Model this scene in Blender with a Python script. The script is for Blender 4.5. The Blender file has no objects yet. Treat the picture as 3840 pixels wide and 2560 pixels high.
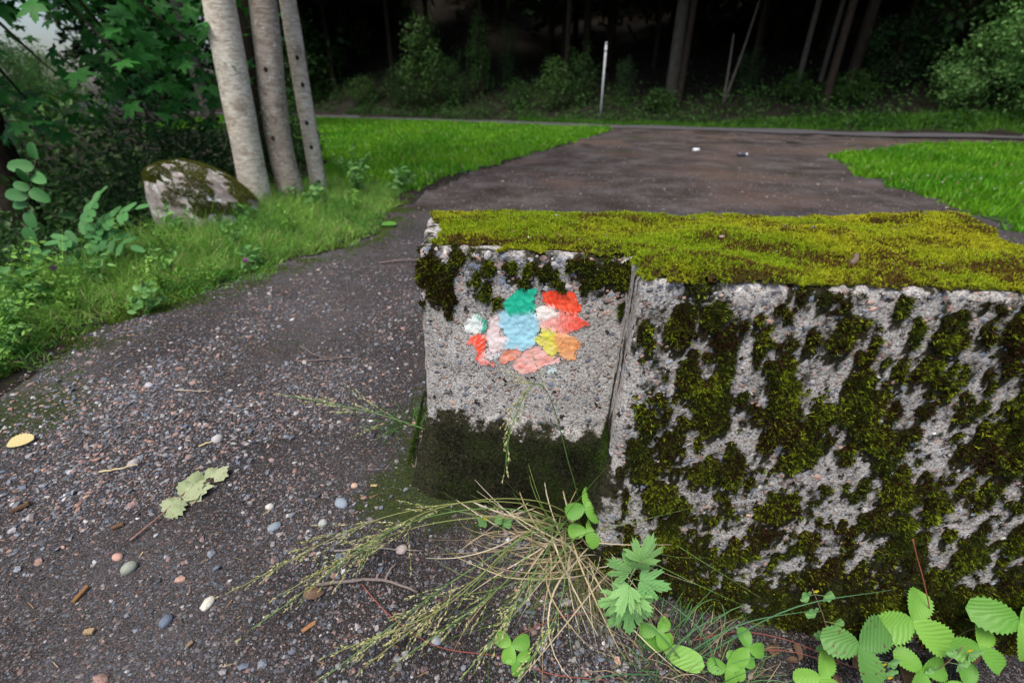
import bpy, bmesh, math, random
import numpy as np
from mathutils import Vector, Matrix

# ---------------------------------------------------------------- camera, sky, sun, exposure
scn = bpy.context.scene
cam_d = bpy.data.cameras.new('camera'); cam = bpy.data.objects.new('camera', cam_d)
scn.collection.objects.link(cam); scn.camera = cam
cam.location = (0, 0, 0.9); cam.rotation_euler = (math.radians(90 - 28.2), 0, 0)
cam_d.lens = 16; cam_d.sensor_width = 36; cam_d.clip_start = 0.02; cam_d.clip_end = 600
cam_d.dof.use_dof = True; cam_d.dof.focus_distance = 1.02; cam_d.dof.aperture_fstop = 2.5
SUN_EL, SUN_AZ = 66, 212          # azimuth clockwise from +Y: behind and left of the camera
wld = bpy.data.worlds.new('World'); scn.world = wld; wld.use_nodes = True
nt = wld.node_tree; bg = nt.nodes['Background']
sky = nt.nodes.new('ShaderNodeTexSky'); sky.sky_type = 'NISHITA'; sky.sun_disc = False
sky.sun_elevation = math.radians(SUN_EL); sky.sun_rotation = math.radians(SUN_AZ)
sky.air_density = 1.0; sky.dust_density = 4.0; sky.ozone_density = 1.0
nt.links.new(sky.outputs[0], bg.inputs[0]); bg.inputs[1].default_value = 0.09
sun_d = bpy.data.lights.new('sun', 'SUN'); sun_d.energy = 1.35; sun_d.angle = math.radians(30); sun_d.color = (1, .95, .86)
sun = bpy.data.objects.new('sun', sun_d); scn.collection.objects.link(sun)
ce, se = math.cos(math.radians(SUN_EL)), math.sin(math.radians(SUN_EL))
sdir = Vector((math.sin(math.radians(SUN_AZ)) * ce, math.cos(math.radians(SUN_AZ)) * ce, se))
sun.rotation_euler = sdir.to_track_quat('Z', 'Y').to_euler(); sun.location = (0, 0, 30)
vs = scn.view_settings; vs.view_transform = 'Standard'; vs.look = 'None'; vs.gamma = 1; vs.exposure = 1.12
vs.use_curve_mapping = False
scn.cycles.use_denoising = True; scn.cycles.max_bounces = 5; scn.cycles.diffuse_bounces = 3
scn.cycles.transmission_bounces = 3; scn.cycles.caustics_reflective = False; scn.cycles.caustics_refractive = False

# ---------------------------------------------------------------- helpers
rng = np.random.default_rng(7); R = random.Random(11)
C = scn.collection

def sst(a, b, x):
    t = np.clip((np.asarray(x, float) - a) / (b - a), 0, 1); return t * t * (3 - 2 * t)

_perm = np.random.default_rng(3).permutation(256); _perm = np.concatenate([_perm, _perm, _perm])
_grad = np.random.default_rng(4).normal(size=(256, 3)); _grad /= np.linalg.norm(_grad, axis=1)[:, None]
def pn(x, y, z=0.0):
    x, y, z = np.broadcast_arrays(np.asarray(x, float), np.asarray(y, float), np.asarray(z, float))
    xi, yi, zi = np.floor(x).astype(int), np.floor(y).astype(int), np.floor(z).astype(int)
    xf, yf, zf = x - xi, y - yi, z - zi
    u, v, w = [f * f * f * (f * (f * 6 - 15) + 10) for f in (xf, yf, zf)]
    def g(i, j, k):
        h = _perm[_perm[_perm[(xi + i) & 255] + ((yi + j) & 255)] + ((zi + k) & 255)]
        q = _grad[h]; return q[..., 0] * (xf - i) + q[..., 1] * (yf - j) + q[..., 2] * (zf - k)
    l = lambda a, b, t: a + (b - a) * t
    return 1.6 * l(l(l(g(0,0,0), g(1,0,0), u), l(g(0,1,0), g(1,1,0), u), v), l(l(g(0,0,1), g(1,0,1), u), l(g(0,1,1), g(1,1,1), u), v), w)
def fbm(x, y, z=0.0, o=3):
    s = 0; a = 1.0; f = 1.0
    for i in range(o):
        s = s + a * pn(np.asarray(x) * f + 17.3 * i, np.asarray(y) * f + 5.1 * i, np.asarray(z) * f + 9.7 * i); a *= .5; f *= 2.03
    return s

def mesh(name, V, F, mat=None, col=None, smooth=True, extra=None):
    """V (n,3); F list of index arrays (m,k)"""
    V = np.ascontiguousarray(np.asarray(V, np.float32).reshape(-1, 3))
    if isinstance(F, np.ndarray): F = [F]
    F = [np.asarray(f) for f in F if len(f)]
    me = bpy.data.meshes.new(name)
    me.vertices.add(len(V)); me.vertices.foreach_set('co', V.ravel())
    loops = np.concatenate([f.ravel() for f in F]).astype(np.int32)
    tot = np.concatenate([np.full(len(f), f.shape[1]) for f in F]).astype(np.int32)
    st = np.concatenate([[0], np.cumsum(tot)[:-1]]).astype(np.int32)
    me.loops.add(len(loops)); me.loops.foreach_set('vertex_index', loops)
    me.polygons.add(len(tot)); me.polygons.foreach_set('loop_start', st)
    me.update(calc_edges=True)
    me.polygons.foreach_set('use_smooth', np.full(len(tot), bool(smooth)))
    if col is not None:
        c = np.asarray(col, np.float32)
        if c.ndim == 1: c = np.tile(c, (len(V), 1))
        a = me.color_attributes.new('col', 'FLOAT_COLOR', 'POINT')
        a.data.foreach_set('color', np.concatenate([c[:, :3], np.ones((len(V), 1), np.float32)], 1).astype(np.float32).ravel())
    if extra:
        for k, val in extra.items():
            a = me.attributes.new(k, 'FLOAT', 'POINT'); a.data.foreach_set('value', np.asarray(val, np.float32))
    if mat: me.materials.append(mat)
    me.validate()
    return me

def ob(name, me, parent=None, loc=None, label=None, cat=None, group=None, kind=None, origin=None):
    o = bpy.data.objects.new(name, me); C.objects.link(o)
    if origin is not None and me is not None:
        me.transform(Matrix.Translation(-Vector(origin)))
        if parent is None: o.location = origin
    if loc is not None: o.location = loc
    if parent is not None: o.parent = parent
    tag(o, label, cat, group, kind); return o
def tag(o, label=None, cat=None, group=None, kind=None):
    if label: o['label'] = label
    if cat: o['category'] = cat
    if group: o['group'] = group
    if kind: o['kind'] = kind
def thing(name, loc, label, cat, group=None, rz=0.):
    o = ob(name, None, loc=loc, label=label, cat=cat, group=group); o.rotation_euler[2] = rz; return o

class MB:
    """collects vertex/face/colour arrays"""
    def __init__(s): s.V = []; s.F = []; s.C = []; s.n = 0
    def add(s, V, F, col=None):
        V = np.asarray(V, float).reshape(-1, 3)
        for f in (F if isinstance(F, list) else [F]): s.F.append(np.asarray(f) + s.n)
        s.V.append(V); s.n += len(V)
        if col is not None:
            c = np.asarray(col, float); s.C.append(np.tile(c, (len(V), 1)) if c.ndim == 1 else c)
    def mesh(s, name, mat, smooth=True):
        return mesh(name, np.concatenate(s.V), s.F, mat, np.concatenate(s.C) if s.C else None, smooth)

def unit(a): return a / np.maximum(np.linalg.norm(a, axis=-1, keepdims=True), 1e-9)
def blades(base, d, L, w, bend, nseg, col, tipcol=None, side=None):
    """flat tapering blades: p(t)=base+d*L*t+bend*L*t^2"""
    base = np.asarray(base, float); N = len(base); d = np.broadcast_to(d, (N, 3)); bend = np.broadcast_to(bend, (N, 3))
    L = np.broadcast_to(L, (N,))[:, None]; w = np.broadcast_to(w, (N,))[:, None]
    if side is None:
        a = rng.uniform(0, 2 * np.pi, N); rv = np.stack([np.cos(a), np.sin(a), 0.3 * np.sin(3 * a)], 1)
        side = unit(np.cross(d, rv))
    V = []; 
    for i in range(nseg):
        t = i / nseg; p = base + d * L * t + bend * L * t * t; ww = w * .5 * (1 - t ** 1.6 * .75)
        V += [p - side * ww, p + side * ww]
    V.append(base + d * L + bend * L)
    k = 2 * nseg + 1; V = np.stack(V, 1).reshape(-1, 3); o = np.arange(N)[:, None] * k
    F = [o + np.array([[2 * nseg - 2, 2 * nseg - 1, 2 * nseg]])]
    for i in range(nseg - 1): F.append(o + np.array([[2 * i, 2 * i + 1, 2 * i + 3, 2 * i + 2]]))
    c = np.repeat(np.broadcast_to(col, (N, 3)), k, axis=0)
    return V, F, c

def tube(pts, rad, n=8, cap=True):
    pts = np.asarray(pts, float); m = len(pts); rad = np.broadcast_to(rad, (m,))
    tan = unit(np.gradient(pts, axis=0)); ref = np.array([0.31, .87, .37]) if abs(tan[0][2]) > .8 else np.array([0.1, .05, 1.])
    A = unit(np.cross(tan, ref)); B = np.cross(tan, A)
    th = np.linspace(0, 2 * np.pi, n, endpoint=False)
    V = pts[:, None, :] + rad[:, None, None] * (A[:, None, :] * np.cos(th)[None, :, None] + B[:, None, :] * np.sin(th)[None, :, None])
    V = V.reshape(-1, 3); i = np.arange(m - 1)[:, None]; j = np.arange(n)[None, :]
    q = np.stack([i * n + j, i * n + (j + 1) % n, (i + 1) * n + (j + 1) % n, (i + 1) * n + j], -1).reshape(-1, 4)
    F = [q]
    if cap: F += [np.arange(n)[None, ::-1], (np.arange(n) + (m - 1) * n)[None, :]]
    return V, F
def bez(p, n=14):
    """smooth curve through the points p"""
    p = np.asarray(p, float)
    t = np.concatenate([[0], np.cumsum(np.linalg.norm(np.diff(p, axis=0), axis=1))]); u = np.linspace(0, t[-1], n)
    if len(p) == 2: return np.stack([np.interp(u, t, p[:, k]) for k in range(3)], 1)
    m = np.gradient(p, t, axis=0); out = []
    for x in u:
        i = min(np.searchsorted(t, x, 'right') - 1, len(p) - 2); h = t[i + 1] - t[i]; s = (x - t[i]) / h
        out.append((2*s**3-3*s*s+1)*p[i] + (s**3-2*s*s+s)*h*m[i] + (-2*s**3+3*s*s)*p[i+1] + (s**3-s*s)*h*m[i+1])
    return np.array(out)

def in_poly(x, y, P):
    x = np.asarray(x); y = np.asarray(y); ins = np.zeros(x.shape, bool); n = len(P)
    for i in range(n):
        x1, y1 = P[i]; x2, y2 = P[(i + 1) % n]
        if y1 == y2: continue
        c = ((y1 > y) != (y2 > y)) & (x < (x2 - x1) * (y - y1) / (y2 - y1) + x1); ins ^= c
    return ins
def d_poly(x, y, P, closed=True):
    x = np.asarray(x, float); y = np.asarray(y, float); best = np.full(x.shape, 1e9); n = len(P)
    for i in range(n if closed else n - 1):
        x1, y1 = P[i]; x2, y2 = P[(i + 1) % n]; dx, dy = x2 - x1, y2 - y1
        t = np.clip(((x - x1) * dx + (y - y1) * dy) / (dx * dx + dy * dy + 1e-12), 0, 1)
        best = np.minimum(best, np.hypot(x - x1 - t * dx, y - y1 - t * dy))
    return best
def sd_poly(x, y, P): return d_poly(x, y, P) * np.where(in_poly(x, y, P), 1, -1)   # positive inside

_ico = None
def ico(sub=0):
    bm = bmesh.new(); bmesh.ops.create_icosphere(bm, subdivisions=sub + 1, radius=1)
    V = np.array([v.co[:] for v in bm.verts]); F = np.array([[v.index for v in f.verts] for f in bm.faces]); bm.free(); return V, F
ICO0, ICO1 = ico(0), ico(1)
def pebbles(pos, rad, col, flat=.62, sub=0, normal=None):
    T, TF = (ICO0, ICO1)[sub]; N = len(pos); k = len(T)
    J = 1 + rng.normal(0, .17, (24, k)); tv = T[None] * J[:, :, None]
    tv = tv[rng.integers(0, 24, N)]
    a = rng.uniform(0, 6.283, N); st = rng.uniform(.75, 1.35, N)
    tv = tv * np.stack([st, 1 / np.sqrt(st), np.full(N, 1) * flat * rng.uniform(.8, 1.2, N)], 1)[:, None, :] * np.asarray(rad)[:, None, None]
    ca, sa = np.cos(a)[:, None], np.sin(a)[:, None]
    x = tv[..., 0] * ca - tv[..., 1] * sa; y = tv[..., 0] * sa + tv[..., 1] * ca; z = tv[..., 2]
    if normal is None:
        tx, ty = rng.normal(0, .25, (2, N, 1)); z = z + tx * x + ty * y; P = np.stack([x, y, z], -1)
    else:
        n = unit(normal); t1 = unit(np.cross(n, np.array([.0, .1, 1.]))); t2 = np.cross(n, t1)
        P = x[..., None] * t1[:, None, :] + y[..., None] * t2[:, None, :] + z[..., None] * n[:, None, :]
    V = (P + np.asarray(pos)[:, None, :]).reshape(-1, 3)
    F = (TF[None] + (np.arange(N) * k)[:, None, None]).reshape(-1, 3)
    return V, F, np.repeat(col, k, axis=0)
STONE = np.array([[.30,.19,.155],[.24,.165,.155],[.20,.215,.245],[.12,.14,.18],[.21,.205,.21],[.40,.39,.39],[.08,.085,.10],[.28,.25,.25],[.36,.23,.18],[.55,.54,.53]])
SPW = np.array([.12,.13,.15,.15,.14,.06,.15,.07,.02,.01]); SPW = SPW / SPW.sum()
def stonecol(N, gain=1.0):
    return STONE[rng.choice(len(STONE), N, p=SPW)] * rng.uniform(.7, 1.25, (N, 1)) * gain

def leafcloud(pos, size, up=.5, aspect=.5, cols=None, fold=.15):
    """many six-sided folded leaves"""
    N = len(pos); n = unit(rng.normal(size=(N, 3)) + np.array([0, 0, up * 2.5])); r = unit(rng.normal(size=(N, 3)) + np.array([0, 0, -.35]))
    a = unit(np.cross(n, r)); b = np.cross(n, a); s = np.broadcast_to(size, (N,))[:, None]
    pts = [b * 0, b * .3 + a * aspect * .5 + n * fold * .5, b * .68 + a * aspect * .42 + n * fold * .4, b * 1. - n * .12, b * .68 - a * aspect * .42 + n * fold * .4, b * .3 - a * aspect * .5 + n * fold * .5]
    V = np.stack([pos + p * s for p in pts], 1).reshape(-1, 3); o = np.arange(N)[:, None] * 6
    F = [o + np.array([[0, 1, 2, 3]]), o + np.array([[0, 3, 4, 5]])]
    return V, F, (np.repeat(cols, 6, axis=0) if cols is not None else None)

# ---------------------------------------------------------------- materials
def newmat(name):
    m = bpy.data.materials.new(name); m.use_nodes = True; t = m.node_tree; b = t.nodes['Principled BSDF']
    return m, t, b
def nd(t, typ, **kw):
    n = t.nodes.new(typ)
    for k, v in kw.items():
        if k.startswith('i_'):
            n.inputs[k[2:].replace('_', ' ')].default_value = v
        else: setattr(n, k, v)
    return n
def lk(t, a, b): t.links.new(a, b)
def ramp(t, fac, stops, interp='LINEAR'):
    r = t.nodes.new('ShaderNodeValToRGB'); r.color_ramp.interpolation = interp; e = r.color_ramp.elements
    while len(e) < len(stops): e.new(.5)
    for x, (p, c) in zip(e, stops):
        x.position = p; x.color = (*c, 1) if len(c) == 3 else c
    if fac is not None: t.links.new(fac, r.inputs[0])
    return r.outputs[0]
def mix(t, f, a, b, mode='MIX'):
    m = t.nodes.new('ShaderNodeMix'); m.data_type = 'RGBA'; m.blend_type = mode
    for s, v in ((m.inputs[0], f), (m.inputs[6], a), (m.inputs[7], b)):
        if hasattr(v, 'links'): t.links.new(v, s)
        else: s.default_value = v if not isinstance(v, tuple) else (*v, 1)
    return m.outputs[2]
def math_(t, op, a, b=None):
    m = t.nodes.new('ShaderNodeMath'); m.operation = op
    for s, v in zip(m.inputs, (a, b)):
        if v is None: continue
        if hasattr(v, 'links'): t.links.new(v, s)
        else: s.default_value = v
    return m.outputs[0]
def noise(t, co, scale, detail=4, rough=.55):
    n = t.nodes.new('ShaderNodeTexNoise'); n.inputs['Scale'].default_value = scale; n.inputs['Detail'].default_value = detail; n.inputs['Roughness'].default_value = rough
    t.links.new(co, n.inputs['Vector']); return n.outputs['Fac']
def voro(t, co, scale, feature='F1'):
    n = t.nodes.new('ShaderNodeTexVoronoi'); n.feature = feature; n.inputs['Scale'].default_value = scale; t.links.new(co, n.inputs['Vector']); return n
def bump(t, b, h, strength=.4, dist=.01):
    n = t.nodes.new('ShaderNodeBump'); n.inputs['Strength'].default_value = strength; n.inputs['Distance'].default_value = dist
    t.links.new(h, n.inputs['Height']); t.links.new(n.outputs[0], b.inputs['Normal'])
def objco(t): return t.nodes.new('ShaderNodeTexCoord').outputs['Object']

def mat_attr(name, rough=.6, transl=0., spec=.3, var=0., sheen=0.):
    m, t, b = newmat(name); a = nd(t, 'ShaderNodeAttribute', attribute_name='col'); c = a.outputs['Color']
    if var:
        n = noise(t, objco(t), 300, 2); v = ramp(t, n, [(.3, (1 - var,) * 3), (.7, (1 + var,) * 3)]); c = mix(t, 1.0, c, v, 'MULTIPLY')
    lk(t, c, b.inputs['Base Color']); b.inputs['Roughness'].default_value = rough; b.inputs['Specular IOR Level'].default_value = spec
    if transl:
        tr = nd(t, 'ShaderNodeBsdfTranslucent'); lk(t, c, tr.inputs[0]); ms = nd(t, 'ShaderNodeMixShader'); ms.inputs[0].default_value = transl
        lk(t, b.outputs[0], ms.inputs[1]); lk(t, tr.outputs[0], ms.inputs[2]); lk(t, ms.outputs[0], t.nodes['Material Output'].inputs[0])
    return m
def mat_leaf(name, c1, c2, rough=.45, transl=.3, spec=.4, spots=None):
    m, t, b = newmat(name); oi = nd(t, 'ShaderNodeObjectInfo'); n = noise(t, objco(t), 1.7, 4)
    f = math_(t, 'ADD', math_(t, 'MULTIPLY', oi.outputs['Random'], .7), math_(t, 'MULTIPLY', n, .5))
    c = ramp(t, f, [(.2, c1), (.85, c2)])
    if spots:
        v = noise(t, objco(t), 5.5, 3); c = mix(t, ramp(t, v, [(.60, (0,0,0)), (.66, (1,1,1))]), c, spots)
    lk(t, c, b.inputs['Base Color']); b.inputs['Roughness'].default_value = rough; b.inputs['Specular IOR Level'].default_value = spec
    w = nd(t, 'ShaderNodeTexWave', wave_type='BANDS', bands_direction='DIAGONAL'); w.inputs['Scale'].default_value = 5; w.inputs['Distortion'].default_value = 1.5
    lk(t, objco(t), w.inputs['Vector']); bump(t, b, w.outputs['Fac'], .15, .02)
    tr = nd(t, 'ShaderNodeBsdfTranslucent'); lk(t, c, tr.inputs[0]); ms = nd(t, 'ShaderNodeMixShader'); ms.inputs[0].default_value = transl
    lk(t, b.outputs[0], ms.inputs[1]); lk(t, tr.outputs[0], ms.inputs[2]); lk(t, ms.outputs[0], t.nodes['Material Output'].inputs[0])
    return m
M = {}
M['stone'] = mat_attr('stone', .75, 0, .3, .25)
M['moss'] = mat_attr('moss_shoots', .6, .35, .25)
M['grass'] = mat_attr('grass_blades', .5, .35, .3)
M['dry'] = mat_attr('dry_grass', .65, .25, .25)
M['foliage'] = mat_attr('foliage', .5, .3, .3)
M['needle'] = mat_attr('needle_foliage', .6, .05, .15)
M['paint'] = mat_attr('brushed_paint', .42, 0, .45, .06)
M['twig'] = mat_attr('twig_bark', .8, 0, .2, .3)
M['mat'] = mat_attr('moss_mat', .95, 0, .05, .4)
M['petal'] = mat_attr('petals', .6, .3, .2)
M['straw'] = mat_leaf('strawberry_leaf', (.11,.31,.04), (.22,.47,.07), spots=None)
M['straw_spot'] = mat_leaf('spotted_strawberry_leaf', (.09,.24,.05), (.14,.33,.07), spots=(.14,.07,.045))
M['mug'] = mat_leaf('pale_lobed_leaf', (.17,.40,.12), (.27,.52,.17), rough=.6)
M['maple'] = mat_leaf('maple_leaf', (.016,.095,.022), (.05,.23,.035), transl=.4, spec=.2)
M['rowan'] = mat_leaf('rowan_leaf', (.05,.18,.05), (.09,.27,.075), rough=.55, spec=.25)
M['wilt'] = mat_leaf('wilted_leaf', (.27,.33,.17), (.38,.42,.25), rough=.7, transl=.15, spots=(.22,.18,.10))
M['yleaf'] = mat_leaf('yellow_leaf', (.62,.52,.24), (.7,.6,.3), rough=.7, transl=.2)
M['bleaf'] = mat_leaf('brown_leaf', (.09,.05,.03), (.17,.10,.065), rough=.8, transl=.1)

def mat_concrete():
    m, t, b = newmat('weathered_concrete'); co = objco(t)
    dn = t.nodes.new('ShaderNodeTexNoise'); dn.inputs['Scale'].default_value = 45; lk(t, co, dn.inputs['Vector'])
    va = nd(t, 'ShaderNodeVectorMath', operation='MULTIPLY_ADD'); va.inputs[1].default_value = (.016,) * 3; lk(t, dn.outputs['Color'], va.inputs[0]); lk(t, co, va.inputs[2]); wc = va.outputs[0]
    base = ramp(t, noise(t, co, 9, 6, .65), [(.3, (.34,.325,.305)), (.55, (.48,.46,.44)), (.75, (.57,.56,.545))])
    fine = ramp(t, noise(t, co, 230, 4, .75), [(.34, (.28,) * 3), (.48, (.95,) * 3), (.66, (1.5,) * 3)]); base = mix(t, 1.0, base, fine, 'MULTIPLY')
    out = base; hts = None
    for sc, lo in ((62, .50), (125, .45)):
        v = voro(t, wc, sc); sep = nd(t, 'ShaderNodeSeparateColor'); lk(t, v.outputs['Color'], sep.inputs[0])
        pc = ramp(t, sep.outputs[0], [(0, (.40,.30,.25)), (.2, (.34,.25,.22)), (.35, (.27,.285,.31)), (.5, (.19,.21,.25)), (.65, (.42,.40,.39)), (.8, (.50,.37,.30)), (.92, (.6,.58,.56))], 'CONSTANT')
        pick = math_(t, 'GREATER_THAN', sep.outputs[1], lo); near = math_(t, 'LESS_THAN', v.outputs['Distance'], .34)
        k = math_(t, 'MULTIPLY', pick, near); out = mix(t, k, out, pc)
        rim = math_(t, 'MULTIPLY', pick, math_(t, 'MULTIPLY', math_(t, 'GREATER_THAN', v.outputs['Distance'], .34), math_(t, 'LESS_THAN', v.outputs['Distance'], .42)))
        out = mix(t, math_(t, 'MULTIPLY', rim, .5), out, (.12,.11,.10))
        hh = math_(t, 'MULTIPLY', k, math_(t, 'SUBTRACT', .4, v.outputs['Distance'])); hts = hh if hts is None else math_(t, 'ADD', hts, hh)
    pit = ramp(t, noise(t, co, 42, 4, .6), [(.63, (0,) * 3), (.67, (1,) * 3)]); out = mix(t, pit, out, (.035,.03,.026))
    st = nd(t, 'ShaderNodeAttribute', attribute_name='stain').outputs['Fac']
    sn = math_(t, 'ADD', st, math_(t, 'MULTIPLY', math_(t, 'SUBTRACT', noise(t, co, 70, 5, .7), .5), 1.1))
    grime = ramp(t, noise(t, co, 120, 3), [(.35, (.016,.014,.010)), (.6, (.035,.034,.014)), (.75, (.07,.06,.04))])
    sf = ramp(t, sn, [(.36, (0,) * 3), (.62, (1,) * 3)]); out = mix(t, sf, out, grime)
    lk(t, out, b.inputs['Base Color']); b.inputs['Roughness'].default_value = .88; b.inputs['Specular IOR Level'].default_value = .25
    h = math_(t, 'ADD', math_(t, 'MULTIPLY', hts, 2.0), math_(t, 'SUBTRACT', math_(t, 'MULTIPLY', noise(t, co, 190, 5, .7), .8), math_(t, 'MULTIPLY', pit, .6)))
    bump(t, b, h, 1.0, .006); return m
M['concrete'] = mat_concrete()

def mat_gravel(name, damp, light):
    m, t, b = newmat(name); co = objco(t)
    dn = t.nodes.new('ShaderNodeTexNoise'); dn.inputs['Scale'].default_value = 60; lk(t, co, dn.inputs['Vector'])
    va = nd(t, 'ShaderNodeVectorMath', operation='MULTIPLY_ADD'); va.inputs[1].default_value = (.01,) * 3; lk(t, dn.outputs['Color'], va.inputs[0]); lk(t, co, va.inputs[2]); wc = va.outputs[0]
    big = noise(t, co, 1.3, 5, .6)
    out = ramp(t, big, [(.34, tuple(x * damp for x in (.016,.014,.014))), (.52, tuple(x * damp for x in (.033,.029,.028))), (.68, tuple(x * light for x in (.054,.050,.051)))])
    out = mix(t, 1.0, out, ramp(t, noise(t, co, 330, 4, .75), [(.34, (.22,) * 3), (.5, (1,) * 3), (.66, (3.0,) * 3)]), 'MULTIPLY')
    hts = None
    for sc, lo, rr in ((85, .52, .36), (170, .42, .38), (340, .5, .4)):
        v = voro(t, wc, sc); sep = nd(t, 'ShaderNodeSeparateColor'); lk(t, v.outputs['Color'], sep.inputs[0])
        pc = ramp(t, sep.outputs[0], [(0, (.18,.115,.095)), (.14, (.13,.09,.08)), (.28, (.12,.13,.145)), (.55, (.075,.085,.105)), (.7, (.17,.16,.155)), (.86, (.24,.22,.21)), (.96, (.34,.32,.30))], 'CONSTANT')
        pc = mix(t, 1.0, pc, (light * .78, light * .78, light * .82), 'MULTIPLY')
        k = math_(t, 'MULTIPLY', math_(t, 'GREATER_THAN', sep.outputs[1], lo), math_(t, 'LESS_THAN', v.outputs['Distance'], rr))
        out = mix(t, k, out, pc); hh = math_(t, 'MULTIPLY', k, math_(t, 'SUBTRACT', rr + .1, v.outputs['Distance'])); hts = hh if hts is None else math_(t, 'ADD', hts, hh)
    a = nd(t, 'ShaderNodeAttribute', attribute_name='green').outputs['Fac']
    gsum = math_(t, 'ADD', a, math_(t, 'MULTIPLY', math_(t, 'SUBTRACT', noise(t, co, 28, 5, .7), .5), 1.2))
    out = mix(t, ramp(t, gsum, [(.42, (0,) * 3), (.62, (.85,) * 3)]), out, ramp(t, noise(t, co, 150, 3), [(.35, (.014,.02,.006)), (.7, (.05,.075,.014))]))
    lk(t, out, b.inputs['Base Color']); b.inputs['Roughness'].default_value = .85; b.inputs['Specular IOR Level'].default_value = .15
    bump(t, b, math_(t, 'ADD', math_(t, 'MULTIPLY', hts, 1.6), noise(t, co, 120, 5, .7)), .7, .006); return m
M['gravel'] = mat_gravel('damp_gravel', 1.0, 1.15)
def mat_track():
    m, t, b = newmat('trodden_dirt'); co = objco(t)
    big = noise(t, co, 1.7, 8, .75)
    out = ramp(t, big, [(.36, (.034,.028,.025)), (.5, (.062,.053,.051)), (.64, (.105,.093,.094))])
    out = mix(t, ramp(t, noise(t, co, .5, 3), [(.5, (0,)*3), (.62, (.6,)*3)]), out, (.11,.075,.06))
    sp = noise(t, co, 75, 6, .9); out = mix(t, 1.0, out, ramp(t, sp, [(.3, (.45,)*3), (.5, (1,)*3), (.68, (2.0,)*3)]), 'MULTIPLY')
    a = nd(t, 'ShaderNodeAttribute', attribute_name='green').outputs['Fac']
    gsum = math_(t, 'ADD', a, math_(t, 'MULTIPLY', math_(t, 'SUBTRACT', noise(t, co, 6, 5, .7), .5), 1.2))
    out = mix(t, ramp(t, gsum, [(.45, (0,)*3), (.7, (.8,)*3)]), out, (.035,.05,.015))
    lk(t, out, b.inputs['Base Color']); b.inputs['Roughness'].default_value = 1.; b.inputs['Specular IOR Level'].default_value = .03
    bump(t, b, noise(t, co, 18, 6, .7), .7, .03); return m
M['track'] = mat_track()
def mat_simple(name, stops, scale, rough=.9, bs=.4, bd=.02, spec=.2, stretch=None, detail=6):
    m, t, b = newmat(name); co = objco(t)
    if stretch:
        mp = nd(t, 'ShaderNodeMapping'); mp.inputs['Scale'].default_value = stretch; lk(t, co, mp.inputs[0]); co = mp.outputs[0]
    n = noise(t, co, scale, detail, .65); lk(t, ramp(t, n, stops), b.inputs['Base Color'])
    b.inputs['Roughness'].default_value = rough; b.inputs['Specular IOR Level'].default_value = spec; bump(t, b, n, bs, bd); return m
M['soil'] = mat_simple('forest_soil', [(.3, (.008,.007,.005)), (.6, (.019,.015,.011)), (.8, (.035,.027,.019))], 3.0)
M['turf'] = mat_simple('turf_soil', [(.3, (.018,.04,.008)), (.7, (.035,.08,.014))], 5.0)
M['asphalt'] = mat_simple('asphalt', [(.3, (.06,.058,.065)), (.7, (.10,.095,.105))], 30.0, .85)
M['darkbark'] = mat_simple('dark_bark', [(.3, (.016,.012,.009)), (.7, (.055,.042,.032))], 5.0, .95, .8, .03, .1, (3, 3, .6))
M['palebark_far'] = mat_simple('grey_far_bark', [(.3, (.06,.052,.044)), (.7, (.15,.135,.115))], 4.0, .95, .5, .03, .1, (3, 3, 1))
M['metal'] = mat_simple('galvanised_metal', [(.3, (.38,.40,.43)), (.7, (.55,.57,.60))], 8, .45, .1, .005, .5)
def mat_bark(name, tone, warm):
    m, t, b = newmat(name); co = objco(t)
    mp = nd(t, 'ShaderNodeMapping'); mp.inputs['Scale'].default_value = (1, 1, 3.2); lk(t, co, mp.inputs[0]); hc = mp.outputs[0]
    g = lambda v: tuple(tone * a * c for a, c in zip(v, warm))
    out = ramp(t, noise(t, co, 2.6, 6, .7), [(.3, g((.30,.275,.24))), (.5, g((.46,.43,.385))), (.7, g((.56,.54,.50)))])
    br = ramp(t, noise(t, hc, 16, 6, .75), [(.44, (0,)*3), (.62, (.75,)*3)]); out = mix(t, br, out, g((.22,.165,.125)))
    li = ramp(t, noise(t, co, 26, 3, .6), [(.60, (0,)*3), (.68, (.8,)*3)]); out = mix(t, li, out, (.70,.70,.66))
    dk = ramp(t, noise(t, co, 7, 5, .7), [(.54, (0,)*3), (.66, (.75,)*3)]); out = mix(t, dk, out, g((.17,.13,.10)))
    lk(t, out, b.inputs['Base Color']); b.inputs['Roughness'].default_value = .9; b.inputs['Specular IOR Level'].default_value = .15
    bump(t, b, noise(t, hc, 22, 6, .7), .6, .02); return m
M['bark1'] = mat_bark('pale_grey_bark', 1.65, (1.02, 1, .95)); M['bark2'] = mat_bark('brown_grey_bark', .95, (1.04, .96, .9)); M['bark3'] = mat_bark('lichen_grey_bark', 1.4, (1, .98, .92))
M['scar'] = mat_simple('bark_scar', [(.3, (.012,.01,.008)), (.7, (.05,.04,.03))], 40)
def mat_boulder():
    m, t, b = newmat('lichen_granite'); co = objco(t)
    out = ramp(t, noise(t, co, 5, 6, .7), [(.35, (.12,.10,.092)), (.5, (.27,.235,.215)), (.62, (.42,.40,.38))])
    out = mix(t, ramp(t, noise(t, co, 9, 4, .6), [(.54, (0,)*3), (.6, (1,)*3)]), out, (.58,.58,.55))
    out = mix(t, ramp(t, noise(t, co, 14, 4, .6), [(.62, (0,)*3), (.68, (.8,)*3)]), out, (.07,.06,.05))
    lk(t, out, b.inputs['Base Color']); b.inputs['Roughness'].default_value = .9; bump(t, b, noise(t, co, 22, 6, .7), .6, .02); return m
M['boulder'] = mat_boulder()

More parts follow.
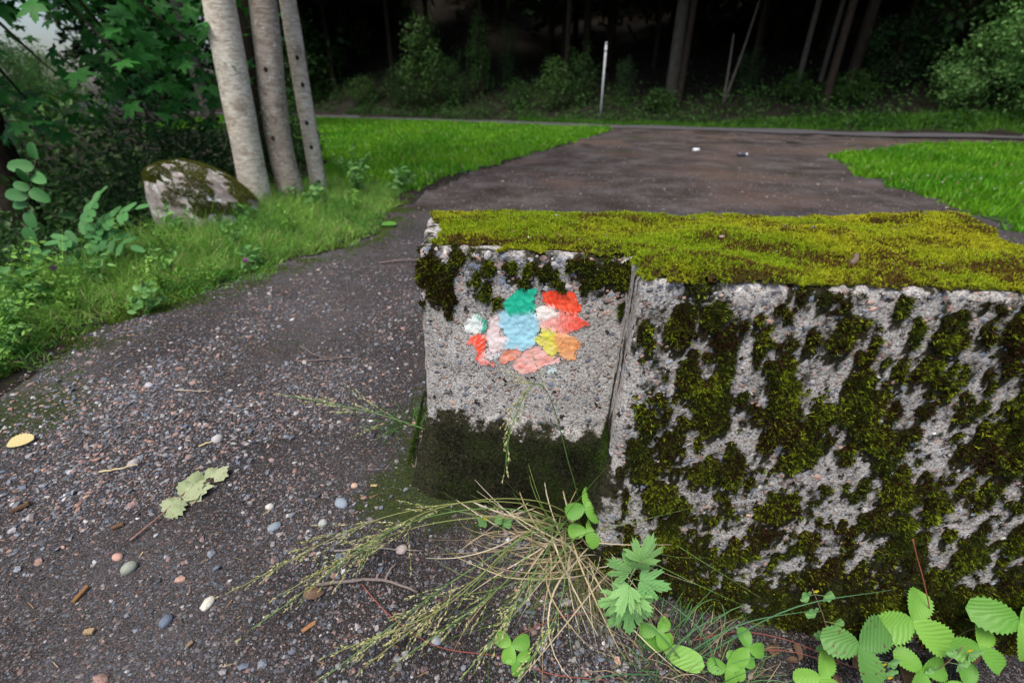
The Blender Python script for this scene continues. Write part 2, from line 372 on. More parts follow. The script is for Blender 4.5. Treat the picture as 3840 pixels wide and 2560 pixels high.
# ---------------------------------------------------------------- terrain
BORDER = [(-1.775,1.308),(-1.86,1.754),(-1.655,2.114),(-1.465,2.534),(-1.02,3.345),(-1.085,4.75),(-.466,6.793),(.622,9.488),(2.915,14.95)]
HOLLOW = [(-2.75,1.0),(-2.80,2.0),(-2.55,2.461),(-2.58,3.0),(-2.66,3.55),(-2.75,4.0),(-2.7,4.7),(-2.6,5.4),(-2.8,6.8),(-4.2,10),(-6.5,13),(-14,14.5),(-24,10),(-24,-2),(-3.4,-2)]
TRACK = [(-1.6,-1.5)] + BORDER + [(3.2,16.3),(7.54,13.75),(11,11.8),(16,9.6),(16,8.6),(11.07,10.68),(8.739,10.382),(5.455,8.392),(4.512,6.013),(4.165,4.75),(4.0,3.9),(3.8,3.1),(3.7,-1.5)]
TRACK2 = TRACK[:-9] + [(x + .45, y - .35) for x, y in TRACK[-9:-1]] + [(4.0,-1.5)]
LAWN_L = [(-1.2,4.9),(-.466,6.793),(.622,9.488),(2.915,14.95),(3.2,16.4),(-3.182,20.96),(-9.605,24.5),(-16,29),(-13,17),(-6.3,14),(-4.0,10.2),(-2.6,6.8),(-2.3,5.2)]
LAWN_R = [(16,8.6),(11.07,10.68),(8.739,10.382),(5.455,8.392),(4.512,6.013),(4.165,4.75),(4.0,3.9),(3.8,3.1),(3.75,1.2),(17,1.2)]
VERGE = [(-1.55,.2)] + BORDER[:6] + [(-1.2,5.0),(-2.3,5.3),(-2.55,4.5),(-2.7,3.9),(-2.62,3.4),(-2.56,3.0),(-2.5,2.461),(-2.75,2.0),(-2.7,.2)]
ROAD_N = [(-22,33.5),(-9.605,24.5),(-3.182,20.96),(3.2,16.462),(7.543,13.854),(12.194,11.816),(20,8.5)]
ROAD_F = [(-23,37.5),(-11.4,29.0),(-3.45,23.3),(3.547,18.301),(8.4,15.75),(13.3,13.1),(21,9.7)]
BLOCK = [(-.198,.94),(.24,.865),(.225,.745),(1.32,.635),(1.19,.80),(1.075,.92),(1.145,1.168),(-.225,1.27)]

def gz(x, y):
    x = np.asarray(x, float); y = np.asarray(y, float)
    z = -.27 * sst(-.5, .9, x + (.75 - y) * .8) * (1 - sst(1.0, 2.2, y)) * (1 - sst(1.6, 3.0, x))
    d = (x - 3.5) * .57 + (y - 18.3) * .82; s = .6 - .28 * sst(-5, 4, x)
    z = z + np.minimum(s * np.maximum(0, d - 1.2), 26) * sst(-32, -15, x)
    hd = sd_poly(x, y, HOLLOW); z = z - 1.35 * sst(0, 1.5, hd) + .22 * fbm(x * .6, y * .6) * sst(.2, 1.5, hd)
    z = z + .035 * fbm(x * .35 + 3, y * .35, 1.) * sst(3, 7, np.hypot(x, y))
    z = z + .012 * fbm(x * 2.1, y * 2.1, 4.) * sst(.9, 1.6, np.hypot(x, y))
    return z
def gz1(x, y): return float(gz(np.array([x]), np.array([y]))[0])

def axis(lo, f0, f1, hi, step, grow=1.12):
    a = list(np.arange(f0, f1 + 1e-6, step)); s = step
    while a[-1] < hi: s *= grow; a.append(a[-1] + s)
    s = step; b = [f0]
    while b[-1] > lo: s *= grow; b.append(b[-1] - s)
    return np.array(b[:0:-1] + a)
def grid(xs, ys, zoff=0., keep=None):
    X, Y = np.meshgrid(xs, ys); Z = gz(X, Y) + zoff; nx, ny = len(xs), len(ys)
    V = np.stack([X, Y, Z], -1).reshape(-1, 3); i = np.arange(ny - 1)[:, None]; j = np.arange(nx - 1)[None]
    F = np.stack([i * nx + j, i * nx + j + 1, (i + 1) * nx + j + 1, (i + 1) * nx + j], -1).reshape(-1, 4)
    if keep is not None:
        k = keep(V[:, 0], V[:, 1]); F = F[k[F].all(1)]
        used = np.unique(F); mp = np.zeros(len(V), int); mp[used] = np.arange(len(used)); V = V[used]; F = mp[F]
    return V, F
V, F = grid(axis(-150, -3.5, 4.2, 150, .07), axis(-60, .1, 6.5, 170, .07))
ob('ground', mesh('ground', V, F, M['soil']), kind='structure')

def greenmask(x, y):
    g = .45 * sst(.75, .05, d_poly(x, y, BORDER, False)) + .15 * fbm(x * 1.7, y * 1.7, 2.)
    g = g + .6 * sst(.30, .03, d_poly(x, y, BLOCK)) * (1 - sst(.2, .6, x)) + .5 * np.exp(-((x + .33)**2 / .03 + (y - .82)**2 / .012)) + .45 * np.exp(-((x + 1.5)**2 / .06 + (y - 1.15)**2 / .02)) + .4 * np.exp(-((x + 1.0)**2 / .15 + (y - 1.62)**2 / .01))
    return np.clip(g, 0, 1)
nearm = lambda x, y: in_poly(x + .05 * fbm(x * 3, y * 3), y + .05 * fbm(x * 3, y * 3, 7.), TRACK2)
V, F = grid(np.arange(-2.2, 4.4, .03), np.arange(-.6, 4.2, .03), .005, nearm)
ob('gravel_path', mesh('gravel_path', V, F, M['gravel'], extra={'green': greenmask(V[:, 0], V[:, 1])}), kind='structure')
V, F = grid(np.arange(-2, 16, .09), np.arange(4.1, 17, .09), .006, lambda x, y: in_poly(x + .12 * fbm(x * 1.3, y * 1.3), y + .12 * fbm(x * 1.3, y * 1.3, 7.), TRACK2))
ob('dirt_track', mesh('dirt_track', V, F, M['track'], extra={'green': np.clip(.25 + .35 * fbm(V[:, 0] * .5, V[:, 1] * .5, 3.), 0, 1)}), kind='structure')
for nm, P in (('lawn', LAWN_L), ('lawn', LAWN_R)):
    xs = [p[0] for p in P]; ys = [p[1] for p in P]
    V, F = grid(np.arange(min(xs), max(xs), .14), np.arange(min(ys), max(ys), .14), .010, lambda x, y: in_poly(x + .10 * fbm(x * 1.5, y * 1.5), y + .10 * fbm(x * 1.5, y * 1.5, 7.), P))
    ob(nm, mesh(nm, V, F, M['turf']), kind='structure')
# narrow asphalt lane along the wood
n = 70; tn = np.linspace(0, 1, n)
def poly_at(P, t):
    P = np.array(P); s = np.concatenate([[0], np.cumsum(np.linalg.norm(np.diff(P, axis=0), axis=1))]); s /= s[-1]
    return np.stack([np.interp(t, s, P[:, 0]), np.interp(t, s, P[:, 1])], 1)
a, b_ = poly_at(ROAD_N, tn), poly_at(ROAD_F, tn); rows = [a * (1 - k) + b_ * k for k in np.linspace(0, 1, 8)]
XY = np.stack(rows, 0); Z = gz(XY[..., 0], XY[..., 1]) + .022
V = np.concatenate([XY, Z[..., None]], -1).reshape(-1, 3); i = np.arange(7)[:, None]; j = np.arange(n - 1)[None]
F = np.stack([i * n + j, i * n + j + 1, (i + 1) * n + j + 1, (i + 1) * n + j], -1).reshape(-1, 4)
ob('asphalt_lane', mesh('asphalt_lane', V, F, M['asphalt']), kind='structure')

# ---------------------------------------------------------------- concrete block
P2 = np.array(BLOCK); SEG = np.linalg.norm(np.roll(P2, -1, 0) - P2, axis=1); CUM = np.concatenate([[0], np.cumsum(SEG)]); PER = CUM[-1]
NS = 560; ss_ = np.linspace(0, PER, NS, endpoint=False)
pp = np.stack([np.interp(ss_, CUM, np.append(P2[:, k], P2[0, k])) for k in (0, 1)], 1)
for _ in range(2): pp = .5 * pp + .25 * (np.roll(pp, 1, 0) + np.roll(pp, -1, 0))
tg = unit(np.roll(pp, -1, 0) - np.roll(pp, 1, 0)); nn = np.stack([tg[:, 1], -tg[:, 0]], 1)
for _ in range(1): nn = unit(.5 * nn + .25 * (np.roll(nn, 1, 0) + np.roll(nn, -1, 0)))
TOP = .62
def per_at(s):
    s = np.mod(s, PER); e = np.append(ss_, PER)
    f = lambda A: np.interp(s, e, np.append(A, A[0]))
    p = np.stack([f(pp[:, 0]), f(pp[:, 1])], -1); n_ = unit(np.stack([f(nn[:, 0]), f(nn[:, 1])], -1)); return p, n_
s_side = lambda s: sst(.43, .47, s) * (1 - sst(.54, .57, s))
def edge_r(s):
    r = .010 + .016 * np.clip(fbm(np.asarray(s) * 14, 3.3, o=2) + .15, 0, 1)
    r = r + .012 * np.exp(-((np.mod(s + .1, PER) - .16) / .05) ** 2)
    return r
def wall(s, z, off=0.):
    """a point on the side of the block: s along its foot, z height"""
    s = np.asarray(s, float); z = np.asarray(z, float); p, n_ = per_at(s)
    leftish = np.clip(1 - np.abs(np.mod(s + .2, PER) - .2) / .25, 0, 1)
    o = .045 * (TOP - z) + .05 * leftish * sst(.2, -.05, z) + .018 * sst(.215, .17, z + .02 * fbm(s * 12, 1.)) * (1 - sst(.45, .6, s)) + .02 * s_side(s) * sst(.18, .05, z)
    o = o + .0030 * fbm(p[..., 0] * 9, p[..., 1] * 9, z * 9, 3) + .0012 * pn(p[..., 0] * 90, p[..., 1] * 90, z * 90)
    r = edge_r(s); q = np.clip((z - (TOP - r)) / r, 0, 1); o = o - r * (1 - np.sqrt(np.maximum(0, 1 - q * q))) - r * .25 * q
    o = o + off
    return np.stack([p[..., 0] + n_[..., 0] * o, p[..., 1] + n_[..., 1] * o, z], -1), n_

# moss on the sides: a field of rounded cushions
def moss_clumps():
    c = []
    rr = np.random.default_rng(21)
    n0 = 0
    while n0 < 330:        # front face
        s = rr.uniform(.575, 1.65); z = rr.uniform(-.32, .60)
        dens = .40 + .95 * float(fbm(s * 7.5, z * 4.6, 8.)) + .22 * (z < -.05) + .10 * (s > 1.1)
        if rr.uniform() < dens:
            r = rr.choice([.005, .007, .010, .014, .020], p=[.28, .28, .24, .14, .06]) * rr.uniform(.8, 1.2)
            c.append((s, z, r, rr.uniform(1.0, 2.3), r * rr.uniform(.4, .8))); n0 += 1
    for s, z, r, e, h in [(.625,.21,.026,1.3,.022),(.665,.135,.034,1.2,.030),(.60,.26,.02,1.2,.015),(.70,.03,.022,2.2,.016),(.735,-.04,.024,2.4,.018),(.67,.44,.018,1.9,.014),(.645,.54,.022,2.0,.014),(.70,.56,.02,1.4,.012),(.735,.49,.013,2.6,.010),(.86,.33,.02,1.8,.015),(.93,.28,.022,1.3,.016),(1.0,.4,.022,1.3,.014),(1.05,.32,.024,1.1,.016),(1.12,.2,.026,1.3,.018),(.9,.12,.022,1.3,.016),(1.18,.05,.022,1.5,.016),(1.3,.3,.024,1.6,.016),(1.4,.1,.026,1.8,.018),(1.35,-.1,.03,1.5,.018),(1.5,.2,.03,1.5,.018)]:
        c.append((s, z, r, e, h))
    # painted face, under the top edge
    for s, z, r, e, h in [(.02,.575,.032,1.1,.010),(.045,.56,.034,1.2,.010),(.0,.56,.02,1.5,.008),(.06,.52,.02,1.6,.007),(.03,.525,.022,1.4,.008),(.085,.60,.024,.8,.006),(.15,.585,.016,1.2,.007),(.20,.59,.018,1.0,.008),(.235,.585,.016,1.0,.008),(.275,.585,.02,1.1,.008),(.17,.505,.012,1.8,.004),(.145,.53,.014,2.,.005),(.125,.555,.012,2.2,.005),(.30,.56,.014,1.1,.006),(.36,.60,.024,1.0,.009),(.40,.595,.024,1.2,.012),(.43,.585,.026,1.5,.014),(.385,.575,.016,1.1,.007),(.335,.605,.02,.8,.006),(.35,.555,.010,1.,.004),(.06,.475,.008,2.2,.003),(.29,.57,.009,1.3,.004)]:
        f = .72 if s > .07 else .85
        c.append((s, z, r * f, e, h * .8))
        for _ in range(3): c.append((s + rr.normal(0, r * .9), z + rr.normal(0, r * 1.1), r * rr.uniform(.2, .4), 1.3, h * .5))
    return np.array(c)
CL = moss_clumps()
def side_moss(s, z):
    """height of the moss cushion above the wall, 0 where bare"""
    h = np.zeros(np.shape(s)); ds = .009 * fbm(np.asarray(s) * 70, np.asarray(z) * 50, 5.); ds2 = .011 * fbm(np.asarray(s) * 60, np.asarray(z) * 45, 15.)
    for cs, cz, r, e, hh in CL:
        q = 1 - ((s + ds - cs) / r) ** 2 - ((z + ds2 - cz) / (r * e)) ** 2
        h = np.maximum(h, hh * np.sqrt(np.maximum(q, 0)))
    f = fbm(np.asarray(s) * 17, np.asarray(z) * 12, 33.) + .95 * fbm(np.asarray(s) * 58, np.asarray(z) * 44, 35.) + .28 * sst(.05, -.2, z) + .12 * sst(1.0, 1.4, s) - .25 * sst(.5, .6, z)
    f2 = sst(.46, 1.25, f) * np.where(np.asarray(s) > .575, 1, 0)
    return np.maximum(h, .014 * np.sqrt(f2))
def foot_moss(s, z):
    """thin dark film on the footing"""
    sR = (s < .56); lim = .165 + .09 * s_side(s) + .035 * fbm(s * 9, 2.2) + .02 * fbm(s * 45, z * 30, 4.)
    a = np.where(sR, sst(lim + .06 + .05 * fbm(s * 22, z * 18, 8.), lim - .05, z), 0)
    low = -.05 + .05 * fbm(s * 7, 6.6) + .10 * sst(.85, 1.25, s) + .03 * fbm(s * 40, z * 25, 2.)
    a = np.maximum(a, np.where(s > .56, .9 * sst(low - .02, low - .12, z) * sst(-.35, .1, fbm(s * 14, z * 12, 9.)), 0))
    return a
zs = np.concatenate([np.arange(-.50, .56, .010), TOP - .064 + .064 * np.sin(np.linspace(0, np.pi / 2, 12)) ** 1.0])
S, Zz = np.meshgrid(ss_, zs); W, _ = wall(S, Zz); nz = len(zs)
streak = np.clip(fbm(S * 18, Zz * 3.5, 12.) * .5 + .1, 0, 1) * sst(.35, .62, Zz)
sm = side_moss(S, Zz)
for dz in (.008, .018, .03): sm = np.maximum(sm, .8 * side_moss(S, Zz + dz))
stain = np.clip(1.3 * foot_moss(S, Zz) + .62 * streak * (S < .45) + .35 * (S < .45) * sst(.50, .60, Zz + .03 * fbm(S * 25, Zz * 25, 4.)) + sst(.001, .006, sm) * .75 + .75 * s_side(S) * sst(-.2, .6, fbm(S * 45, Zz * 5, 3.) + .3 * sst(.4, .1, Zz)) + np.where(S > .56, .36 + .30 * fbm(S * 22, Zz * 14, 21.) + .28 * np.clip(fbm(S * 17, Zz * 12, 33.) + .95 * fbm(S * 58, Zz * 44, 35.) + .1, -.4, .6), .10 + .12 * fbm(S * 12, Zz * 9, 23.)), 0, 1)
V = W.reshape(-1, 3); i = np.arange(nz - 1)[:, None]; j = np.arange(NS)[None]
F = np.stack([i * NS + j, i * NS + (j + 1) % NS, (i + 1) * NS + (j + 1) % NS, (i + 1) * NS + j], -1).reshape(-1, 4)
O = Vector((.45, .95, 0))
blk = thing('concrete_block', O, 'mossy old concrete block barrier with a notched left end and colourful paint', 'concrete block')
# flat top: two rings leading inwards, then a filled grid just below them
Fs = [F]; Vs = [V]; St = [stain.reshape(-1)]; nv = len(V); prev = np.arange(NS) + (nz - 1) * NS
for k, ins in enumerate((.025, .05)):
    ring = V[-NS:] - np.concatenate([nn * ins, np.full((NS, 1), .0004 * (k + 1))], 1); cur = np.arange(NS) + nv; j1 = np.roll(np.arange(NS), -1)
    Fs.append(np.stack([prev, prev[j1], cur[j1], cur], 1)); Vs.append(ring); St.append(np.full(NS, .2)); nv += NS; prev = cur
gx = np.arange(-.23, 1.33, .012); gy = np.arange(.63, 1.28, .012); X, Y = np.meshgrid(gx, gy); sdg = sd_poly(X, Y, BLOCK); nx = len(gx); i = np.arange(len(gy) - 1)[:, None]; j = np.arange(nx - 1)[None]
Fg = np.stack([i * nx + j, i * nx + j + 1, (i + 1) * nx + j + 1, (i + 1) * nx + j], -1).reshape(-1, 4); Fg = Fg[(sdg.reshape(-1) > .03)[Fg].all(1)]; u_ = np.unique(Fg); mp = np.zeros(X.size, int); mp[u_] = np.arange(len(u_))
Vs.append(np.stack([X, Y, np.full(X.shape, TOP - .003)], -1).reshape(-1, 3)[u_]); Fs.append(mp[Fg] + nv); St.append(np.full(len(u_), .2))
body = ob('body', mesh('body', np.concatenate(Vs), Fs, M['concrete'], extra={'stain': np.concatenate(St)}), blk, origin=O)

# aggregate standing proud of the faces
N = 9500; s = np.where(rng.random(N) < .45, rng.uniform(0, .445, N), rng.uniform(.445, 1.65, N)); z = rng.uniform(-.3, .615, N)
keep = rng.random(N) < np.where(s < .445, np.where(z > .5, 1, .22), np.where(s < .57, .25, .9)); s, z = s[keep], z[keep]
keep = (side_moss(s, z) <= 0) & (foot_moss(s, z) < .5) & ~((s > .09) & (s < .37) & (z > .34) & (z < .545)); s, z = s[keep], z[keep]
p, n_ = wall(s, z); r = rng.choice([.0024, .0034, .0048, .0068, .0095], len(s), p=[.36, .34, .21, .075, .015]) * np.where((s < .445) & (z > .5), 1.35, 1.)
V, F, c = pebbles(p - np.concatenate([n_, np.zeros((len(s), 1))], 1) * (r * .16)[:, None], r, stonecol(len(s), 1.5), .34, 0, np.concatenate([n_, np.zeros((len(s), 1))], 1))
ob('aggregate', mesh('aggregate', V, F, M['stone'], c, smooth=False), blk, origin=O, kind='stuff')

# moss mat on the top
def top_edge(x, y): return sd_poly(x, y, BLOCK)      # positive inside
def top_h(x, y):
    h = .006 + .007 * fbm(x * 5, y * 5, 3.) + .004 * fbm(x * 19, y * 19, 6.)
    h = h + .022 * np.exp(-((x - .33)**2 / .014 + (y - .80)**2 / .004)) + .024 * np.exp(-((x - 1.04)**2 / .012 + (y - 1.12)**2 / .006)) + .012 * np.exp(-((x - .55)**2 / .03 + (y - .98)**2 / .006)) + .010 * np.exp(-((x - .9)**2 / .05 + (y - 1.0)**2 / .004))
    h = h + .010 * np.exp(-((x - .02)**2 / .05 + (y - 1.12)**2 / .01))
    return np.maximum(h, .002)
def top_cov(x, y):
    d = top_edge(x, y); c = d - .006 - .020 * fbm(x * 26, y * 26, 2.)
    c = c - .045 * np.exp(-((x + .19)**2 / .002 + (y - 1.04)**2 / .012)) - .03 * np.exp(-((x + .06)**2 / .006 + (y - .945)**2 / .0010)) - .022 * np.exp(-((x - .10)**2 / .003 + (y - .91)**2 / .0006))
    c = c - .05 * np.exp(-((x - 1.08)**2 / .0015 + (y - .955)**2 / .0015)) + .02 * np.exp(-((x - .33)**2 / .014 + (y - .78)**2 / .004))
    return c
gx = np.arange(-.24, 1.33, .007); gy = np.arange(.62, 1.29, .007); X, Y = np.meshgrid(gx, gy); cv = top_cov(X, Y); H = top_h(X, Y) * sst(-.004, .02, cv)
V = np.stack([X, Y, TOP + .001 + H], -1).reshape(-1, 3); nx = len(gx); i = np.arange(len(gy) - 1)[:, None]; j = np.arange(nx - 1)[None]
F = np.stack([i * nx + j, i * nx + j + 1, (i + 1) * nx + j + 1, (i + 1) * nx + j], -1).reshape(-1, 4); k = cv.reshape(-1) > -.004; F = F[k[F].all(1)]
u_ = np.unique(F); mp = np.zeros(len(V), int); mp[u_] = np.arange(len(u_)); Vt = V[u_]
brown = np.clip(.5 + .9 * fbm(V[u_, 0] * 6, V[u_, 1] * 9, 11.), 0, 1)[:, None]
ob('moss_mat', mesh('moss_mat', Vt, mp[F], M['mat'], np.array([.035, .042, .006]) * (1 - brown) + np.array([.035, .022, .009]) * brown), blk, origin=O, kind='stuff')

def moss_shoots(name, base, nrm, dens_col, Lr, wr, spread, droop, origin=O, parent=blk, nb=4, splay=.55):
    N = len(base); B = np.repeat(base, nb, 0); n_ = np.repeat(nrm, nb, 0); L = np.repeat(rng.uniform(*Lr, N), nb) * rng.uniform(.7, 1.1, N * nb)
    ctr = np.repeat(rng.normal(0, spread, (N, 3)), nb, 0)
    B = B + n_ * np.repeat(rng.uniform(-.001, .0035, N), nb)[:, None]
    d = unit(n_ + ctr + rng.normal(0, splay, (N * nb, 3)) + np.array([0, 0, droop])); bend = rng.normal(0, .16, (N * nb, 3))
    V, F, c = blades(B, d, L, rng.uniform(*wr, N * nb), bend, 1, np.repeat(dens_col, nb, 0))
    lo = np.arange(len(c)) % 3 < 2; c = c.copy(); c[lo] = c[lo] * np.array([.55, .42, .5])      # older stem is brown, the growing tip green
    return ob(name, mesh(name, V, F, M['moss'], c, smooth=False), parent, origin=origin, kind='stuff')
N = 180000; x = rng.uniform(-.24, 1.33, N); y = rng.uniform(.62, 1.29, N); cv = top_cov(x, y)
br = np.clip(.44 + .75 * fbm(x * 7, y * 10, 11.) + .35 * fbm(x * 40, y * 40, 12.) + .5 * np.exp(-((x - .72)**2 / .06 + (y - .78)**2 / .004)), 0, 1)
keep = (cv > 0) & (rng.random(N) < np.clip(1.1 - .75 * br, .15, 1)); x, y, br, cv = x[keep], y[keep], br[keep], cv[keep]
hh = top_h(x, y); e = .004; gxn = (top_h(x + e, y) - top_h(x - e, y)) / (2 * e); gyn = (top_h(x, y + e) - top_h(x, y - e)) / (2 * e)
nrm = unit(np.stack([-gxn, -gyn, np.ones(len(x))], 1)); base = np.stack([x, y, TOP + hh * sst(-.004, .02, cv)], 1)
yel = np.clip(.30 + .8 * fbm(x * 4, y * 4, 31.) + .30 * (x > .8), 0, 1)[:, None]; b3 = (br > rng.uniform(.35, 1.1, len(br)))[:, None]
mc = (np.array([.40, .58, .02]) * (1 - yel) + np.array([.66, .68, .03]) * yel) * (1 - b3) + np.array([.20, .13, .025]) * b3
mc = mc * rng.uniform(.6, 1.25, (len(x), 1))
moss_shoots('moss_carpet', base, nrm, mc, (.004, .0085), (.0018, .0032), .22, .25)

# moss cushions on the sides
def side_grid(s0, s1, z0, z1, st):
    a = np.arange(s0, s1, st); b2 = np.arange(z0, z1, st); Sg, Zg = np.meshgrid(a, b2); h = side_moss(Sg, Zg); p, n_ = wall(Sg, Zg, 0)
    P = p + np.concatenate([n_, np.zeros(n_.shape[:-1] + (1,))], -1) * (h[..., None] * .75 - .002 * (h[..., None] <= 0) + .001); nx = len(a); i = np.arange(len(b2) - 1)[:, None]; j = np.arange(nx - 1)[None]
    F = np.stack([i * nx + j, i * nx + j + 1, (i + 1) * nx + j + 1, (i + 1) * nx + j], -1).reshape(-1, 4); k = h.reshape(-1) > 0; F = F[k[F].any(1)]
    u_ = np.unique(F); mp = np.zeros(P.size // 3, int); mp[u_] = np.arange(len(u_)); return P.reshape(-1, 3)[u_], mp[F]
mb = MB()
for a in ((-.03, .46, .40, .625, .005), (.56, 1.66, -.34, .62, .005)):
    V, F = side_grid(*a); q = np.clip(.5 + fbm(V[:, 0] * 9, V[:, 2] * 9), 0, 1)[:, None]; mb.add(V, F, np.array([.016, .018, .005]) * (1 - q) + np.array([.026, .014, .007]) * q)
ob('moss_cushion_mat', mb.mesh('moss_cushion_mat', M['mat']), blk, origin=O, kind='stuff')
N = 300000; s = np.where(rng.random(N) < .10, rng.uniform(-.03, .46, N), rng.uniform(.56, 1.66, N)); z = rng.uniform(-.34, .622, N); z = np.where(s < .5, rng.uniform(.38, .622, N), z)
h = side_moss(s, z); k = h > .0006; s, z, h = s[k], z[k], h[k]
e = .003; gs = (side_moss(s + e, z) - side_moss(s - e, z)) / (2 * e); gzz = (side_moss(s, z + e) - side_moss(s, z - e)) / (2 * e)
p, n_ = wall(s, z); n3 = np.concatenate([n_, np.zeros((len(s), 1))], 1); t3 = np.stack([-n_[:, 1], n_[:, 0], np.zeros(len(s))], 1)
nrm = unit(n3 - np.clip(gs, -2.5, 2.5)[:, None] * t3 * .8 - np.clip(gzz, -2.5, 2.5)[:, None] * np.array([0, 0, 1.]) * .8)
tone = fbm(s * 11, z * 9, 41.); k1 = (rng.random(len(s)) < np.clip(.26 + .5 * tone, .03, .75))[:, None]; k2 = (rng.random(len(s)) < np.clip(.30 - .6 * fbm(s * 8, z * 8, 77.), .05, .8))[:, None]
mc = np.where(k2, np.array([.06, .028, .010]), np.where(k1, np.array([.42, .56, .025]), np.array([.07, .105, .012]))) * rng.uniform(.45, 1.35, (len(s), 1))
moss_shoots('moss_cushions', p + n3 * (h * .75)[:, None], nrm, mc, (.0045, .0095), (.0014, .0026), .25, -.05)
# thin scattered shoots where the cushions fade into bare concrete
N = 90000; s = rng.uniform(.57, 1.66, N); z = rng.uniform(-.34, .61, N); f = fbm(s * 17, z * 12, 33.) + .95 * fbm(s * 58, z * 44, 35.) + .6 * fbm(s * 110, z * 90, 36.) + .3 * sst(.1, -.2, z)
k = (side_moss(s, z) < .0006) & (rng.random(N) < sst(-.05, .75, f)); s, z = s[k], z[k]; p, n_ = wall(s, z); n3 = np.concatenate([n_, np.zeros((len(s), 1))], 1)
mc = np.where(rng.random((len(s), 1)) < .45, np.array([.05, .03, .012]), np.array([.10, .14, .015])) * rng.uniform(.4, 1.2, (len(s), 1))
moss_shoots('moss_fringe', p, n3, mc, (.003, .007), (.0013, .0024), .4, .0, nb=3)
# low moss film on the footing
N = 130000; s = rng.uniform(-.12, 1.66, N); z = rng.uniform(-.36, .25, N); a = foot_moss(np.mod(s, PER) if False else np.maximum(s, 0), z); k = rng.random(N) < a * .9; s, z = s[k], z[k]
p, n_ = wall(s, z); n3 = np.concatenate([n_, np.zeros((len(s), 1))], 1)
t_ = np.clip(.5 + .9 * fbm(s * 7, z * 9, 55.), 0, 1)[:, None]; rightm = sst(.8, 1.1, s)[:, None]
t_ = np.clip(1.6 * t_ - .3 + rng.normal(0, .15, t_.shape), 0, 1)
mc = (np.array([.022, .030, .008]) * (1 - t_) + np.array([.09, .19, .02]) * t_) * (1 - rightm) + (np.array([.05, .055, .012]) * (1 - t_) + np.array([.22, .30, .025]) * t_) * rightm
moss_shoots('moss_film', p, unit(n3 + np.array([0, 0, .3])), mc * rng.uniform(.4, 1.0, (len(s), 1)), (.003, .008), (.0013, .0024), .5, .0, nb=2)

